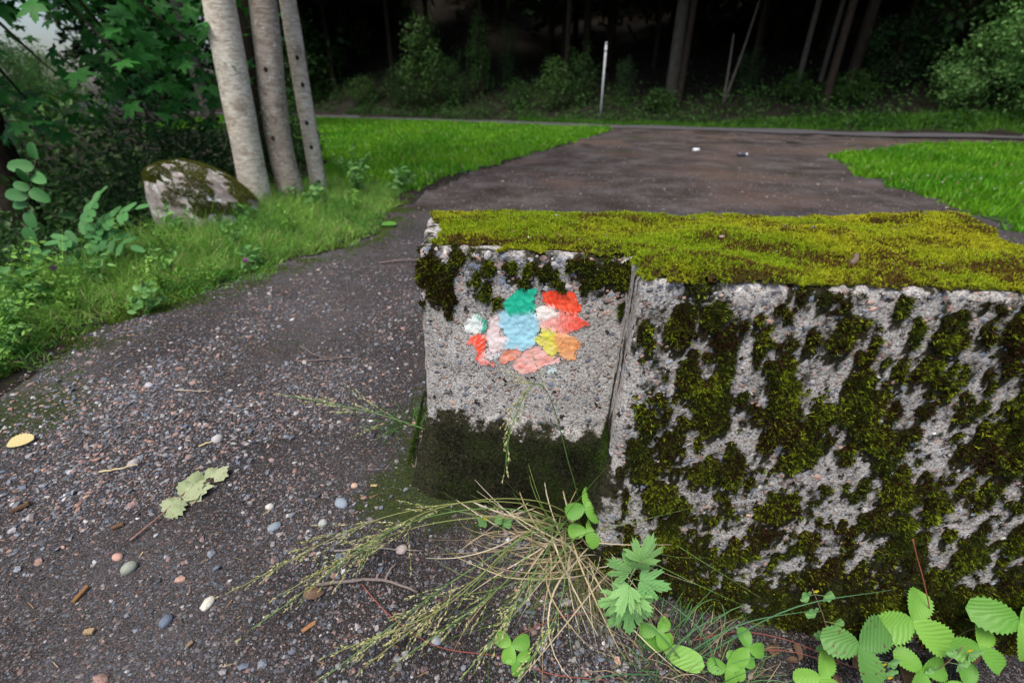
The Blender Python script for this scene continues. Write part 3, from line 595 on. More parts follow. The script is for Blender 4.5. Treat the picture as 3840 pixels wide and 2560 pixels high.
# paint daubs on the notched face: outlines in metres along the face and above the path
PAINT = [
 ('faint pale yellow smear', [(.184,.347),(.221,.348),(.215,.335),(.191,.336)], (.62,.60,.42), (.52,.52,.48), .55),
 ('faint pale blue smear', [(.278,.362),(.311,.374),(.311,.35),(.28,.336)], (.55,.68,.70), (.5,.5,.5), .55),
 ('pink daub below the blue patch', [(.224,.391),(.244,.41),(.263,.411),(.277,.399),(.297,.388),(.315,.386),(.309,.377),(.275,.367),(.253,.347),(.224,.339),(.212,.35),(.203,.363),(.215,.377)], (.85,.52,.48), (.86,.28,.22), .12),
 ('salmon orange daub', [(.188,.396),(.212,.407),(.224,.394),(.218,.382),(.206,.376),(.184,.363),(.174,.364),(.176,.38)], (.86,.28,.16), (.80,.42,.36), .10),
 ('pale bluish white smear', [(.154,.388),(.176,.39),(.183,.404),(.182,.39),(.166,.375),(.148,.368),(.139,.371),(.146,.397)], (.70,.78,.80), (.72,.55,.54), .15),
 ('pale pink upright daub', [(.155,.473),(.165,.485),(.174,.475),(.176,.449),(.17,.436),(.182,.427),(.194,.428),(.183,.404),(.174,.39),(.154,.388),(.149,.408),(.143,.424),(.15,.447)], (.80,.60,.58), (.82,.74,.74), .10),
 ('red hooked stroke at lower left', [(.106,.425),(.128,.431),(.14,.428),(.143,.417),(.137,.398),(.142,.394),(.139,.371),(.148,.366),(.162,.363),(.16,.352),(.151,.356),(.132,.353),(.12,.367),(.124,.385),(.114,.404),(.099,.405)], (.86,.075,.025), (.86,.42,.38), .06),
 ('white round daub at far left', [(.095,.449),(.104,.463),(.12,.478),(.133,.471),(.135,.451),(.13,.434),(.104,.429),(.096,.436)], (.86,.88,.86), (.72,.86,.82), .04),
 ('green edge of the white daub', [(.12,.478),(.133,.474),(.146,.463),(.145,.453),(.136,.435),(.129,.439),(.132,.459)], (.02,.42,.27), (.45,.74,.66), .16),
 ('orange daub at lower right', [(.295,.448),(.317,.452),(.343,.441),(.355,.426),(.345,.411),(.345,.389),(.327,.386),(.308,.399),(.296,.414),(.29,.433)], (.86,.33,.12), (.85,.50,.26), .10),
 ('yellow green daub', [(.262,.455),(.283,.455),(.297,.45),(.299,.43),(.308,.414),(.308,.406),(.294,.391),(.281,.4),(.269,.415),(.255,.427),(.257,.435),(.269,.443)], (.74,.74,.06), (.82,.66,.28), .08),
 ('pink and red streaked daub', [(.256,.475),(.285,.489),(.305,.497),(.337,.495),(.351,.485),(.37,.476),(.355,.469),(.339,.46),(.326,.452),(.306,.448),(.283,.454),(.263,.46)], (.85,.55,.50), (.86,.12,.08), .08),
 ('cream white daub', [(.255,.502),(.273,.508),(.292,.508),(.298,.497),(.305,.488),(.293,.478),(.261,.472),(.255,.481)], (.86,.85,.78), (.86,.72,.68), .05),
 ('bright red daub at upper right', [(.268,.538),(.288,.543),(.309,.543),(.331,.543),(.335,.536),(.338,.525),(.347,.517),(.348,.506),(.337,.493),(.315,.498),(.292,.51),(.276,.51),(.267,.521)], (.86,.055,.018), (.86,.16,.08), .07),
 ('light blue square daub in the middle', [(.174,.484),(.185,.493),(.196,.482),(.226,.490),(.248,.493),(.254,.484),(.259,.469),(.262,.453),(.255,.437),(.253,.417),(.241,.406),(.224,.401),(.209,.406),(.189,.401),(.185,.412),(.194,.425),(.192,.435),(.179,.45),(.171,.46),(.175,.47)], (.34,.66,.80), (.42,.72,.84), .02),
 ('emerald green daub on top', [(.21,.538),(.222,.545),(.241,.542),(.251,.547),(.254,.541),(.247,.527),(.249,.515),(.253,.507),(.248,.493),(.235,.487),(.226,.488),(.2,.481),(.19,.494),(.184,.508),(.18,.504),(.193,.52),(.204,.529)], (.012,.44,.27), (.03,.52,.34), .04)]
for kk, (lab, P, c1, c2, hole) in enumerate(PAINT):
    st = .0016; a = np.arange(min(p[0] for p in P) - .006, max(p[0] for p in P) + .006, st); b2 = np.arange(min(p[1] for p in P) - .006, max(p[1] for p in P) + .006, st)
    Sg, Zg = np.meshgrid(a, b2); sd = sd_poly(Sg, Zg, P)
    an = .5 * kk; us = Sg * math.cos(an * .3) + Zg * math.sin(an * .3); uz = -Sg * math.sin(an * .3) + Zg * math.cos(an * .3)
    br = fbm(us * 55, uz * 330, kk * 3.1, 2); rough = fbm(Sg * 130, Zg * 130, kk * 1.7, 3)
    k = (sd + .0032 + .0010 * rough + .0012 * br > 0) & (1.0 * pn(Sg * 260, Zg * 300, kk * 9.) + .7 * br + .5 * rough < .62 - 2.2 * hole + 130 * np.clip(sd + .001, 0, .012))
    if kk == len(PAINT): k = k
    P3, n_ = wall(Sg, Zg, .0008 + .00010 * kk); rel = (.0003 * br + .0003 * rough)[..., None]; P3 = P3 + np.concatenate([n_, np.zeros(n_.shape[:-1] + (1,))], -1) * rel
    m_ = np.clip(.30 + .9 * br + .5 * fbm(Sg * 35, Zg * 35, kk * 5.), 0, 1)[..., None]
    if 'streaked' in lab: m_ = np.clip(m_ * .6 + ((Sg - .28) / .07)[..., None], 0, 1)
    cc = np.array(c1) * (1 - m_) + np.array(c2) * m_
    for k2, (_, P2_, d1, _, _) in enumerate(PAINT):       # wet strokes pick up their neighbours' colour
        if k2 != kk:
            near = sst(-.010, .004, sd_poly(Sg, Zg, P2_)) * sst(.012, .0, sd); f_ = np.clip(near * (.5 + 1.3 * br), 0, .8)[..., None]; cc = cc * (1 - f_) + np.array(d1) * f_
    nx = len(a); i = np.arange(len(b2) - 1)[:, None]; j = np.arange(nx - 1)[None]
    F = np.stack([i * nx + j, i * nx + j + 1, (i + 1) * nx + j + 1, (i + 1) * nx + j], -1).reshape(-1, 4); F = F[k.reshape(-1)[F].all(1)]
    u_ = np.unique(F); mp = np.zeros(k.size, int); mp[u_] = np.arange(len(u_))
    ob('paint_daub', mesh('paint_daub', P3.reshape(-1, 3)[u_], mp[F], M['paint'], cc.reshape(-1, 3)[u_]), blk, origin=O, label=lab)

# grit, needles and bits lying on the moss
mb = MB(); N = 26; x = rng.uniform(-.15, 1.1, N); y = rng.uniform(.72, 1.22, N); k = top_cov(x, y) > .02; x, y = x[k], y[k]
V, F, c = pebbles(np.stack([x, y, TOP + top_h(x, y) + .006], 1), rng.choice([.0025, .0035, .005], len(x)), stonecol(len(x), 1.1), .6); mb.add(V, F, c)
N = 40; x = rng.uniform(-.1, 1.1, N); y = rng.uniform(.75, 1.2, N); k = top_cov(x, y) > .02; x, y = x[k], y[k]; a = rng.uniform(0, 6.28, len(x))
V, F, c = blades(np.stack([x, y, TOP + top_h(x, y) + .010], 1), np.stack([np.cos(a), np.sin(a), rng.uniform(-.05, .3, len(x))], 1), rng.uniform(.01, .022, len(x)), .0014, np.zeros(3), 2, np.array([.42, .25, .13])); mb.add(V, F, c)
ob('grit_on_moss', mb.mesh('grit_on_moss', M['stone']), label='scattered grit and fallen needles lying on the moss of the block', cat='grit', kind='stuff')
V, F = tube(bez([(.62, .80, TOP + .012), (.633, .81, TOP + .016), (.642, .825, TOP + .022)], 5), [.0055, .006, .0055, .005, .004], 7)
ob('wood_stub', mesh('wood_stub', V, F, M['twig'], (.16, .11, .085)), label='short broken twig stub lying on the block\'s mossy top', cat='twig', origin=(.63, .81, TOP + .012))

# ---------------------------------------------------------------- gravel
def scatter_gravel(N, xr, yr, sizes, probs, gain, dens=None, sub=0):
    x = rng.uniform(*xr, N); y = rng.uniform(*yr, N); k = in_poly(x, y, TRACK) & (sd_poly(x, y, BLOCK) < .0)
    if dens is not None: k &= rng.random(N) < dens(x, y)
    x, y = x[k], y[k]; r = rng.choice(sizes, len(x), p=probs) * rng.uniform(.8, 1.25, len(x))
    z = gz(x, y) + .005 + r * rng.uniform(-.1, .35, len(x)); return pebbles(np.stack([x, y, z], 1), r, stonecol(len(x), gain), .62, sub)
loose = lambda x, y: np.clip(.36 + 1.1 * fbm(x * 2.2, y * 2.2, 60.) + .55 * np.exp(-((x + 1.15)**2 / .14 + (y - 1.15)**2 / .12)) - .25 * greenmask(x, y) + .35 * (np.hypot(x - .05, y - .55) < .35), .05, 1)
mb = MB()
band = lambda x, y: np.clip(.10 + 1.0 * np.exp(-((x + 1.12)**2 / .10 + (y - 1.0)**2 / .05)) + .8 * np.exp(-((x + 1.45)**2 / .05 + (y - 1.35)**2 / .08)) + .3 * fbm(x * 3, y * 3, 90.), 0, 1)
for args in [(7000, (-1.9, .3), (.6, 1.9), [.004, .0058, .008], [.5, .38, .12], 1.05, band), (62000, (-1.9, .6), (.33, 1.5), [.0016, .0023, .0033, .0048], [.46, .36, .14, .04], .86, loose),
             (2600, (-1.9, .6), (.33, 1.5), [.0058, .0082], [.82, .18], .95, loose),
             (20000, (-2.0, .6), (1.5, 3.2), [.003, .0042, .006, .009], [.48, .35, .14, .03], .85, loose),
             (7500, (-1.6, 4.2), (3.0, 6.5), [.005, .007, .010], [.6, .33, .07], .7, lambda x, y: .45 + 0 * x)]:
    V, F, c = scatter_gravel(*args); mb.add(V, F, c)
ob('gravel', mb.mesh('gravel', M['stone'], smooth=False), label='loose mixed pink and grey pebbles strewn over the gravel path', cat='gravel', kind='stuff')

STONES = [(-.61,.556,.013,.007,(.55,.53,.46),'white oval pebble beside the hanging grass seed heads','1.5'),(-.669,.52,.012,.009,(.12,.15,.20),'slate blue oval pebble low on the path at left','1.2'),
 (-1.047,.952,.015,.011,(.34,.32,.32),'largest pale grey stone at the end of the dry straw','1.2'),(-.87,1.048,.016,.012,(.42,.40,.40),'round light grey pebble among loose gravel near the verge','1.1'),
 (-.426,.811,.017,.009,(.24,.28,.33),'flat blue grey stone on the greenish patch by the block','1.5'),(-.45,.75,.011,.010,(.36,.38,.36),'pale greenish stone just above the longest seed head','1.0'),
 (-.823,.632,.015,.012,(.27,.29,.24),'olive grey chunky stone in the left foreground','1.1'),(-.411,.869,.009,.007,(.48,.33,.24),'small orange stone on the mossy damp patch','1.1'),
 (-1.273,1.335,.014,.010,(.40,.39,.42),'pale lilac pebble near the edge of the grass verge','1.3'),(-.87,.66,.012,.007,(.45,.27,.22),'pinkish wedge of stone in the left foreground','1.6'),
 (-.255,.70,.013,.010,(.46,.38,.36),'pale pink double pebble under the drooping grass','1.2'),(-.60,.80,.010,.008,(.50,.48,.46),'small pale triangular stone beside the wilted leaf spray','1.0'),
 (-.56,.74,.014,.008,(.22,.26,.30),'blue grey leaning stone right of the wilted leaf spray','1.3'),(-.155,.53,.010,.007,(.30,.33,.38),'blue grey stone between the seed heads and the runner','1.2')]
for x, y, r, h, c, lab, st in STONES:
    T_, TF = ICO1; q = T_ * (1 + rng.normal(0, .08, (len(T_), 1))) * np.array([r * float(st)**.5, r / float(st)**.5, h]); a = rng.uniform(0, 3); q = q @ np.array([[math.cos(a), math.sin(a), 0], [-math.sin(a), math.cos(a), 0], [0, 0, 1]])
    ob('stone', mesh('stone', q, TF, M['stone'], np.array(c)), loc=(x, y, gz1(x, y) + .004 + h * .45), label=lab, cat='stone', group='larger stones on the gravel path')

# sticks, straw and wood chips
def stick(name, pts, r, c, label, cat, group=None):
    q = bez(pts, max(6, len(pts) * 4)); q = q + rng.normal(0, r * .35, q.shape); V, F = tube(q, np.linspace(r, r * .55, len(q)), 6)
    return ob(name, mesh(name, V, F, M['twig'], np.array(c)), origin=Vector(pts[0]), label=label, cat=cat, group=group)
g = lambda x, y, dz=.0: (x, y, gz1(x, y) + .005 + dz)
tw = thing('forked_twig', g(-.42, .602), 'bare grey forked twig lying under the drooping grass', 'twig')
for pts, r in (([g(-.42,.602,.006), g(-.359,.614,.008), g(-.276,.626,.008), g(-.204,.613,.007)], .0042), ([g(-.276,.626,.008), g(-.268,.645,.014), g(-.26,.661,.012)], .003)):
    q = bez(pts, 12); V, F = tube(q + rng.normal(0, .0008, q.shape), np.linspace(r, r * .6, 12), 6); ob('stem' if r > .004 else 'fork', mesh('stem', V, F, M['twig'], (.20,.165,.15)), tw, origin=tw.location)
stick('straw', [g(-1.115,.918,.006), g(-1.06,.928,.010), g(-1.021,.935,.014)], .0028, (.55,.45,.26), 'dry yellow straw lying on the gravel by the largest pale stone', 'straw')
stick('straw', [g(-.905,1.02,.005), g(-.87,1.04,.008)], .003, (.52,.42,.24), 'short dry straw just beyond the wilted leaf spray', 'straw')
stick('straw', [g(-1.16,1.30,.006), g(-1.03,1.29,.006)], .002, (.45,.38,.28), 'thin pale stalk lying across the gravel near the verge', 'straw')
stick('twig', [g(-.86,1.62,.006), g(-.74,1.53,.012), g(-.66,1.54,.006)], .003, (.17,.13,.12), 'thin dark bent twig lying at mid path', 'twig')
stick('twig', [g(-.82,1.50,.006), g(-.70,1.52,.010), g(-.60,1.56,.006)], .0028, (.20,.15,.13), 'thin twig crossing the bent twig at mid path', 'twig')
stick('twig', [g(-.40,.68,.006), g(-.33,.69,.010), g(-.21,.70,.008)], .0022, (.26,.23,.21), 'straight thin grey twig beneath the upper seed heads', 'twig')
stick('twig', [g(-.20,.95,.01), g(-.12,.93,.014), g(-.05,.935,.01)], .0025, (.19,.15,.12), 'thin twig at the foot of the painted face', 'twig')
stick('twig', [g(-.8,2.62,.01), g(-.6,2.66,.02), g(-.42,2.6,.01)], .006, (.17,.13,.12), 'bent dark twig lying beyond the block on the path', 'twig')
CHIPS = [(-.878,.574,1.45,.028,.0055,(.26,.14,.06),'upright lying brown bark chip in the left foreground'),(-.80,.50,.2,.014,.006,(.42,.30,.17),'pale tan wood chip at the lower left'),(-.40,.525,.8,.022,.005,(.38,.20,.09),'orange brown wood chip below the seed heads'),(-.34,.66,1.8,.010,.004,(.48,.34,.16),'tiny yellow wood chip near the forked twig'),(-.93,.74,.7,.020,.006,(.17,.10,.06),'dark brown bark chip between gravel and bare path'),(-.36,.868,.05,.014,.004,(.55,.42,.2),'small straw coloured chip on the mossy damp patch'),(-1.22,.80,.9,.030,.008,(.15,.09,.05),'dark bark piece at the left frame edge'),(-.60,.48,1.2,.010,.004,(.30,.22,.14),'small dull wood chip near the bottom edge')]
for x, y, a, L, w, c, lab in CHIPS:
    L *= .62; c = tuple(v * .75 for v in c)
    q = np.array([[-1, -.7, 0], [.9, -1, 0], [1.1, .6, .0], [.2, 1, 0], [-1.05, .8, 0]]); Vv = np.concatenate([q * [L, w, 0] , q * [L * .93, w * .8, 0] + [0, 0, w * .7]]); Ff = [np.array([[0,4,3,2,1]]), np.array([[5,6,7,8,9]]), np.array([[i, (i+1) % 5, (i+1) % 5 + 5, i + 5] for i in range(5)])]
    o = ob('wood_chip', mesh('wood_chip', Vv, Ff, M['twig'], np.array(c), smooth=False), loc=g(x, y, .004), label=lab, cat='wood chip', group='wood chips on the path'); o.rotation_euler = (rng.normal(0, .12), rng.normal(0, .08), a)
# loose fine litter
mb = MB(); N = 2600; x = rng.uniform(-1.8, .8, N); y = rng.uniform(.38, 2.8, N); k = in_poly(x, y, TRACK) & (sd_poly(x, y, BLOCK) < -.03); x, y = x[k], y[k]; a = rng.uniform(0, 6.28, len(x))
lc = np.array([[.40,.30,.17],[.16,.10,.06],[.10,.07,.05],[.28,.16,.08]])[rng.integers(0, 4, len(x))]
V, F, c = blades(np.stack([x, y, gz(x, y) + .010], 1), np.stack([np.cos(a), np.sin(a), rng.normal(0, .08, len(x))], 1), rng.uniform(.006, .03, len(x)), rng.uniform(.0012, .003, len(x)), rng.normal(0, .05, (len(x), 3)), 2, lc); mb.add(V, F, c)
ob('plant_litter', mb.mesh('plant_litter', M['twig']), label='fine needles, stalks and bark crumbs strewn over the path', cat='litter', kind='stuff')

# ---------------------------------------------------------------- leaves
def leaf_mesh(name, wfun, n, mat, teeth=0., fold=.18, curl=.15, pleat=0., asym=0.):
    V = []; t = np.linspace(0, 1, n + 1)
    for i, x in enumerate(t):
        w = wfun(x); wt = w * (1 + (teeth if i % 2 else -teeth)); z = -curl * x * x; pz = pleat * (1 if i % 2 else -1)
        tip = x + (.03 * teeth * 10 * .3 if i % 2 else 0)
        V += [(0, x, z), (-wt, tip, z + fold * w + pz), (wt * (1 - asym), tip, z + fold * w + pz), (-wt * .5, x, z + fold * w * .62 + pz * .7), (wt * .5 * (1 - asym), x, z + fold * w * .62 + pz * .7)]
    F = []
    for i in range(n):
        a, b2 = i * 5, i * 5 + 5; F += [[a + 1, a + 3, b2 + 3, b2 + 1], [a + 3, a, b2, b2 + 3], [a, a + 4, b2 + 4, b2], [a + 4, a + 2, b2 + 2, b2 + 4]]
    return mesh(name, V, np.array(F), mat)
def polar_leaf(name, half, mat, cup=.12, seed=0):
    pts = [(a, r) for a, r in half] + [(-a, r) for a, r in half[::-1] if 0 < a < 180]
    rr = np.random.default_rng(seed); V = [(0, 0, 0)]; m = len(pts)
    for k in (.5, 1.):
        for a, r in pts:
            t = math.radians(a + rr.normal(0, 1.5)); q = r * k * (1 + rr.normal(0, .03)); V.append((math.sin(t) * q, math.cos(t) * q, cup * q * (math.cos(3 * t) * .3 - q * .9) + rr.normal(0, .01)))
    F3 = np.array([[0, 1 + i, 1 + (i + 1) % m] for i in range(m)]); F4 = np.array([[1 + i, 1 + m + i, 1 + m + (i + 1) % m, 1 + (i + 1) % m] for i in range(m)])
    return mesh(name, V, [F3, F4], mat)
def leaf_ob(name, me, parent, base, d, nrm, sc, label=None):
    y = Vector(d).normalized(); z = Vector(nrm); z = (z - y * z.dot(y)).normalized(); x = y.cross(z)
    m3 = Matrix((x, y, z)).transposed() @ Matrix.Scale(sc, 3); o = ob(name, me, parent, label=label)
    o.matrix_basis = Matrix.Translation(Vector(base)) @ m3.to_4x4(); return o
def stem_ob(name, parent, pts, r, c, mat='foliage', n=10, taper=.7, origin=(0, 0, 0)):
    q = bez(pts, n); V, F = tube(q, np.linspace(r, r * taper, n), 6); return ob(name, mesh(name, V, F, M[mat], np.array(c)), parent, origin=origin)
ov = lambda w, p=1., q=1.: (lambda t: w * (max(t, 0) ** (.5 * p)) * (max(1 - t, 0) ** (.5 * q)) * 2 + .004)
ME = {}
ME['straw'] = [leaf_mesh('leaflet', ov(.37, 1.25, .7), 20, M['straw'], .085, .25, .15 + .1 * k, .006) for k in range(3)]
ME['straw_spot'] = [leaf_mesh('leaflet', ov(.37, 1.25, .7), 20, M['straw_spot'], .085, .25, .2, .006)]
ME['rowan'] = [leaf_mesh('leaflet', ov(.20, .9, 1.), 12, M['rowan'], .05, .2, .1 + .1 * k, .0) for k in range(2)]
ME['ovate'] = [leaf_mesh('leaf', ov(.30, .8, 1.), 12, M['rowan'], .04, .2, .15, .0)]
ME['plantain'] = [leaf_mesh('leaf', ov(.25, 1.1, .8), 12, M['straw'], 0, .12, .12, .0)]
ME['cinq'] = [leaf_mesh('leaflet', ov(.20, 1.6, .6), 10, M['mug'], .14, .2, .1, .0)]
ME['verge'] = [leaf_mesh('leaf', ov(.16, .8, 1.1), 8, M['rowan'], 0, .2, .3, .0)]
MUGH = [(0,1.0),(4,.84),(8,.90),(11,.70),(15,.76),(18,.54),(22,.42),(27,.62),(31,.80),(34,.70),(38,.80),(42,.60),(46,.66),(52,.42),(58,.34),(68,.50),(76,.58),(82,.46),(92,.48),(104,.28),(125,.16),(180,.06)]
ME['mug'] = [polar_leaf('leaf', MUGH, M['mug'], .16, k) for k in range(4)]
MAPH = [(0,1.0),(6,.80),(11,.82),(16,.60),(22,.50),(30,.62),(37,.74),(42,.92),(47,.96),(52,.76),(58,.78),(66,.50),(78,.42),(90,.52),(100,.70),(108,.58),(120,.40),(145,.32),(180,.10)]
ME['maple'] = [polar_leaf('leaf', MAPH, M['maple'], .22, 10 + k) for k in range(6)]
ME['wilt'] = [polar_leaf('leaf', [(0,1),(10,.8),(18,.86),(30,.66),(45,.74),(58,.6),(75,.62),(95,.5),(130,.35),(180,.08)], M['wilt'], .5, k) for k in range(3)]
ME['birch_y'] = leaf_mesh('leaf', ov(.36, .8, 1.), 16, M['yleaf'], .06, .1, .05, .01)
ME['brown'] = [leaf_mesh('leaf', ov(.32, .9, 1.), 10, M['bleaf'], .05, .6, .5, .02)]

def strawberry(pos, H, lean, size, label, key='straw', heads=1):
    t = thing('wild_strawberry', pos, label, 'strawberry plant', 'wild strawberry plants at the foot of the block')
    for hN in range(heads):
        la = Vector(lean) if hN == 0 else Vector((lean[0] * -.6 + rng.normal(0, .02), lean[1] * .8 - .02, 0)); hh = H * (1 if hN == 0 else .6); ctr = Vector((la.x, la.y, hh))
        lf = stem_ob('leaf_stalk', t, [(0, 0, -.01), (la.x * .4, la.y * .4, hh * .6), tuple(ctr)], .0014, (.30, .24, .08))
        a0 = math.atan2(la.y - .4, la.x + .1) + rng.normal(0, .5)
        for k in range(3):
            a = a0 + (k - 1) * 1.95; d = Vector((math.cos(a), math.sin(a) * .6, math.sin(a) * .5 + .1 * rng.random())); nrm = Vector((0 + rng.normal(0, .15), -.85, .9))
            leaf_ob('leaflet', ME[key][int(rng.integers(0, len(ME[key])))], lf, ctr, d, nrm, size * rng.uniform(.9, 1.1) * (1 if hN == 0 else .8))
    return t

# ---------------------------------------------------------------- drooping grass clump by the block
CB = np.array([.19, .83, gz1(.19, .83)])
cl = thing('bent_grass_clump', CB, 'half dry grass clump drooping from the notch of the block, long seed heads', 'grass clump')
STEMS = [((-.268,.707,.084),(-.57,.56,.030)),((-.21,.705,.072),(-.491,.50,.018)),((-.105,.60,.03),(-.34,.435,-.02)),((-.069,.606,.02),(-.273,.459,-.03)),((.022,.571,-.015),(-.097,.463,-.08)),((.106,.593,-.03),(-.005,.45,-.11)),((-.134,.54,.02),(-.339,.472,-.015)),
         ((-.306,.93,.18),(-.609,1.0,.205)),((.06,.76,.36),(-.014,.66,.262)),((-.24,.69,.055),(-.46,.56,.03)),((-.02,.60,.0),(-.21,.47,-.03)),((.05,.62,.02),(-.05,.50,-.06)),((-.17,.72,.09),(-.36,.64,.04))]
for k, (mid, tip) in enumerate(STEMS):
    b0 = CB + np.array([rng.normal(0, .025), rng.normal(0, .02), 0]); b1 = b0 * .6 + np.array(mid) * .4 + np.array([0, 0, .07 if k != 8 else .10])
    if k == 8: q = bez([b0, b0 + [-.05, -.03, .22], (.03, .73, .40), (.0, .69, .35), tip], 26)
    else: q = bez([b0, b1, mid, tip], 26)
    V, F = tube(q, np.linspace(.0016, .0008, 26), 5); gr = np.array([.17, .32, .09]) if k % 3 else np.array([.30, .34, .11])
    st = ob('stem', mesh('stem', V, F, M['foliage'], gr), cl, origin=CB)
    mb = MB(); pts = []; dirs = []
    L = np.linalg.norm(np.diff(q, axis=0), axis=1).sum()
    for j in range(16, 26):
        tg_ = unit(q[min(j + 1, 25)] - q[j - 1]); nb = 3 if j < 23 else 1
        for r_ in range(nb):
            d = unit(tg_ * 1.0 + rng.normal(0, .30, 3) * (1.1 - (j - 16) / 13) + np.array([0, 0, -.10])); bl = L * .13 * (1 - (j - 15) / 12) * rng.uniform(.5, 1.1) + .006
            bp = q[j] + d * bl; Vt, Ft = tube(np.array([q[j], q[j] + d * bl * .5, bp + [0, 0, -bl * .08]]), .00035, 3, False); mb.add(Vt, Ft, gr)
            for m_ in range(int(2 + bl * 150)):
                f = rng.uniform(.35, 1.05); pts.append(q[j] + d * bl * f); dirs.append(unit(d + rng.normal(0, .28, 3)))
    pts = np.array(pts); dirs = np.array(dirs); cc = np.where(rng.random((len(pts), 1)) < .45, np.array([.60, .54, .32]), np.array([.40, .44, .17])) * rng.uniform(.8, 1.2, (len(pts), 1))
    sz = rng.uniform(.005, .009, len(pts)); sd_ = unit(np.cross(dirs, rng.normal(size=dirs.shape)))
    Vv = np.stack([pts, pts + dirs * sz[:, None] * .4 + sd_ * .0013, pts + dirs * sz[:, None], pts + dirs * sz[:, None] * .4 - sd_ * .0013, pts + dirs * sz[:, None] * .4 + np.cross(dirs, sd_) * .0013], 1).reshape(-1, 3); o_ = np.arange(len(pts))[:, None] * 5
    mb.add(Vv, [o_ + np.array([[0, 1, 4]]), o_ + np.array([[1, 2, 4]]), o_ + np.array([[0, 4, 3]]), o_ + np.array([[4, 2, 3]]), o_ + np.array([[0, 3, 2, 1]])], np.repeat(cc, 5, 0))
    ob('seed_head', mb.mesh('seed_head', M['dry'], smooth=False), st, origin=CB)
mb = MB()
def curl_blades(N, base, spread, dirbias, Lr, w, cols, droop, rise):
    for i in range(N):
        b0 = base + np.array([rng.normal(0, spread), rng.normal(0, spread * .8), 0]); d = unit(np.array([*(np.array(dirbias) + rng.normal(0, .42, 2)), rise + rng.normal(0, .25)])); L = rng.uniform(*Lr)
        pts = [b0]; dd = d.copy(); n = 11; sidec = rng.normal(0, .2, 3)
        for k in range(n):
            dd = unit(dd + np.array([0, 0, -droop * rng.uniform(.6, 1.4)]) + sidec * (.4 + .12 * k)); pts.append(pts[-1] + dd * L / n)
            fl = gz1(pts[-1][0], pts[-1][1]) + .008
            if pts[-1][2] < fl: pts[-1][2] = fl; dd[2] = max(dd[2], .0)
        pts = np.array(pts); sv = unit(np.cross(np.gradient(pts, axis=0), rng.normal(size=3) + np.array([0, 0, .8]))); ww = w * rng.uniform(.6, 1.3) * (1 - np.linspace(0, 1, n + 1) ** 2 * .8)
        V = np.concatenate([pts - sv * ww[:, None] * .5, pts + sv * ww[:, None] * .5]); m = n + 1
        F = np.array([[i2, i2 + m, i2 + m + 1, i2 + 1] for i2 in range(n)]); c = cols[int(rng.integers(0, len(cols)))] * rng.uniform(.75, 1.2); mb.add(V, F, c)
STRAW = [np.array(c) for c in ((.66,.56,.38), (.58,.47,.28), (.70,.62,.46), (.42,.33,.19))]; GRN = [np.array(c) for c in ((.13,.25,.05), (.20,.30,.07), (.28,.32,.09))]
curl_blades(125, CB + [-.02, -.02, 0], .06, (-.60, -.45), (.14, .42), .0036, STRAW, .17, .8)
curl_blades(55, CB + [-.01, -.02, 0], .05, (-.62, -.5), (.22, .55), .0022, GRN, .09, .6)
curl_blades(14, CB + [-.01, -.04, 0], .06, (.1, -.5), (.10, .25), .0024, STRAW, .16, .7)
ob('blades', mb.mesh('blades', M['dry']), cl, origin=CB, kind='stuff')

def hair_tuft(name, base, N, rad, Lr, w, bias, rise, cols, label, cat='grass tuft', nseg=4, droop=.7, group=None):
    base = np.array([base[0], base[1], gz1(base[0], base[1])]); a = rng.uniform(0, 6.283, N); r = rad * np.sqrt(rng.random(N))
    B = base + np.stack([np.cos(a) * r, np.sin(a) * r, np.zeros(N)], 1); B[:, 2] = gz(B[:, 0], B[:, 1])
    d = unit(np.stack([np.cos(a) * .5 + bias[0] + rng.normal(0, .3, N), np.sin(a) * .5 + bias[1] + rng.normal(0, .3, N), rise + rng.normal(0, .2, N)], 1)); L = rng.uniform(*Lr, N)
    V, F, c = blades(B, d, L, w, np.array([0, 0, -droop]) + rng.normal(0, .12, (N, 3)), nseg, np.array(cols)[rng.integers(0, len(cols), N)] * rng.uniform(.7, 1.2, (N, 1)))
    V[:, 2] = np.maximum(V[:, 2], gz(V[:, 0], V[:, 1]) + .003)
    return ob(name, mesh(name, V, F, M['dry'], c), origin=Vector(base), label=label, cat=cat, group=group)
hair_tuft('fescue_tuft', (.19, .71), 620, .045, (.06, .16), .0011, (-.15, -.35), .75, [(.22,.22,.10),(.34,.30,.17),(.12,.17,.06),(.40,.36,.22)], 'fine hair leaved grass tuft against the block below the clump', droop=.75)
hair_tuft('grass_tuft', (-.33, 1.12), 60, .05, (.08, .2), .0028, (-.2, .0), .8, [(.06,.15,.03),(.10,.22,.05)], 'thin green grass tuft growing at the left foot of the block', droop=.6)
hair_tuft('grass_tuft', (.36, .57), 130, .10, (.08, .24), .0024, (.1, .1), .9, [(.12,.27,.09),(.08,.20,.06),(.40,.33,.2)], 'loose green and straw grass around the plantain leaves', droop=.5)
hair_tuft('grass_tuft', (.46, .55), 110, .10, (.07, .22), .0022, (.1, .0), .8, [(.12,.27,.09),(.09,.2,.06),(.42,.34,.21),(.36,.28,.16)], 'loose grass between the plantain and the strawberries', droop=.55)
hair_tuft('dry_grass_tuft', (.30, .52), 80, .08, (.06, .16), .0022, (.0, -.1), .7, [(.45,.37,.23),(.36,.27,.16),(.14,.24,.07)], 'low straw coloured grass at the bottom edge below the mugwort', droop=.7)
GB = [((.33,.555),(.16,.06,.10),.26,.0035),((.36,.56),(.30,.03,.15),.32,.003),((.42,.57),(.40,.04,.20),.34,.003),((.30,.53),(-.20,-.05,.06),.24,.003),((.40,.54),(-.2,.1,.12),.28,.003),((.47,.53),(-.16,.12,.16),.30,.003)]
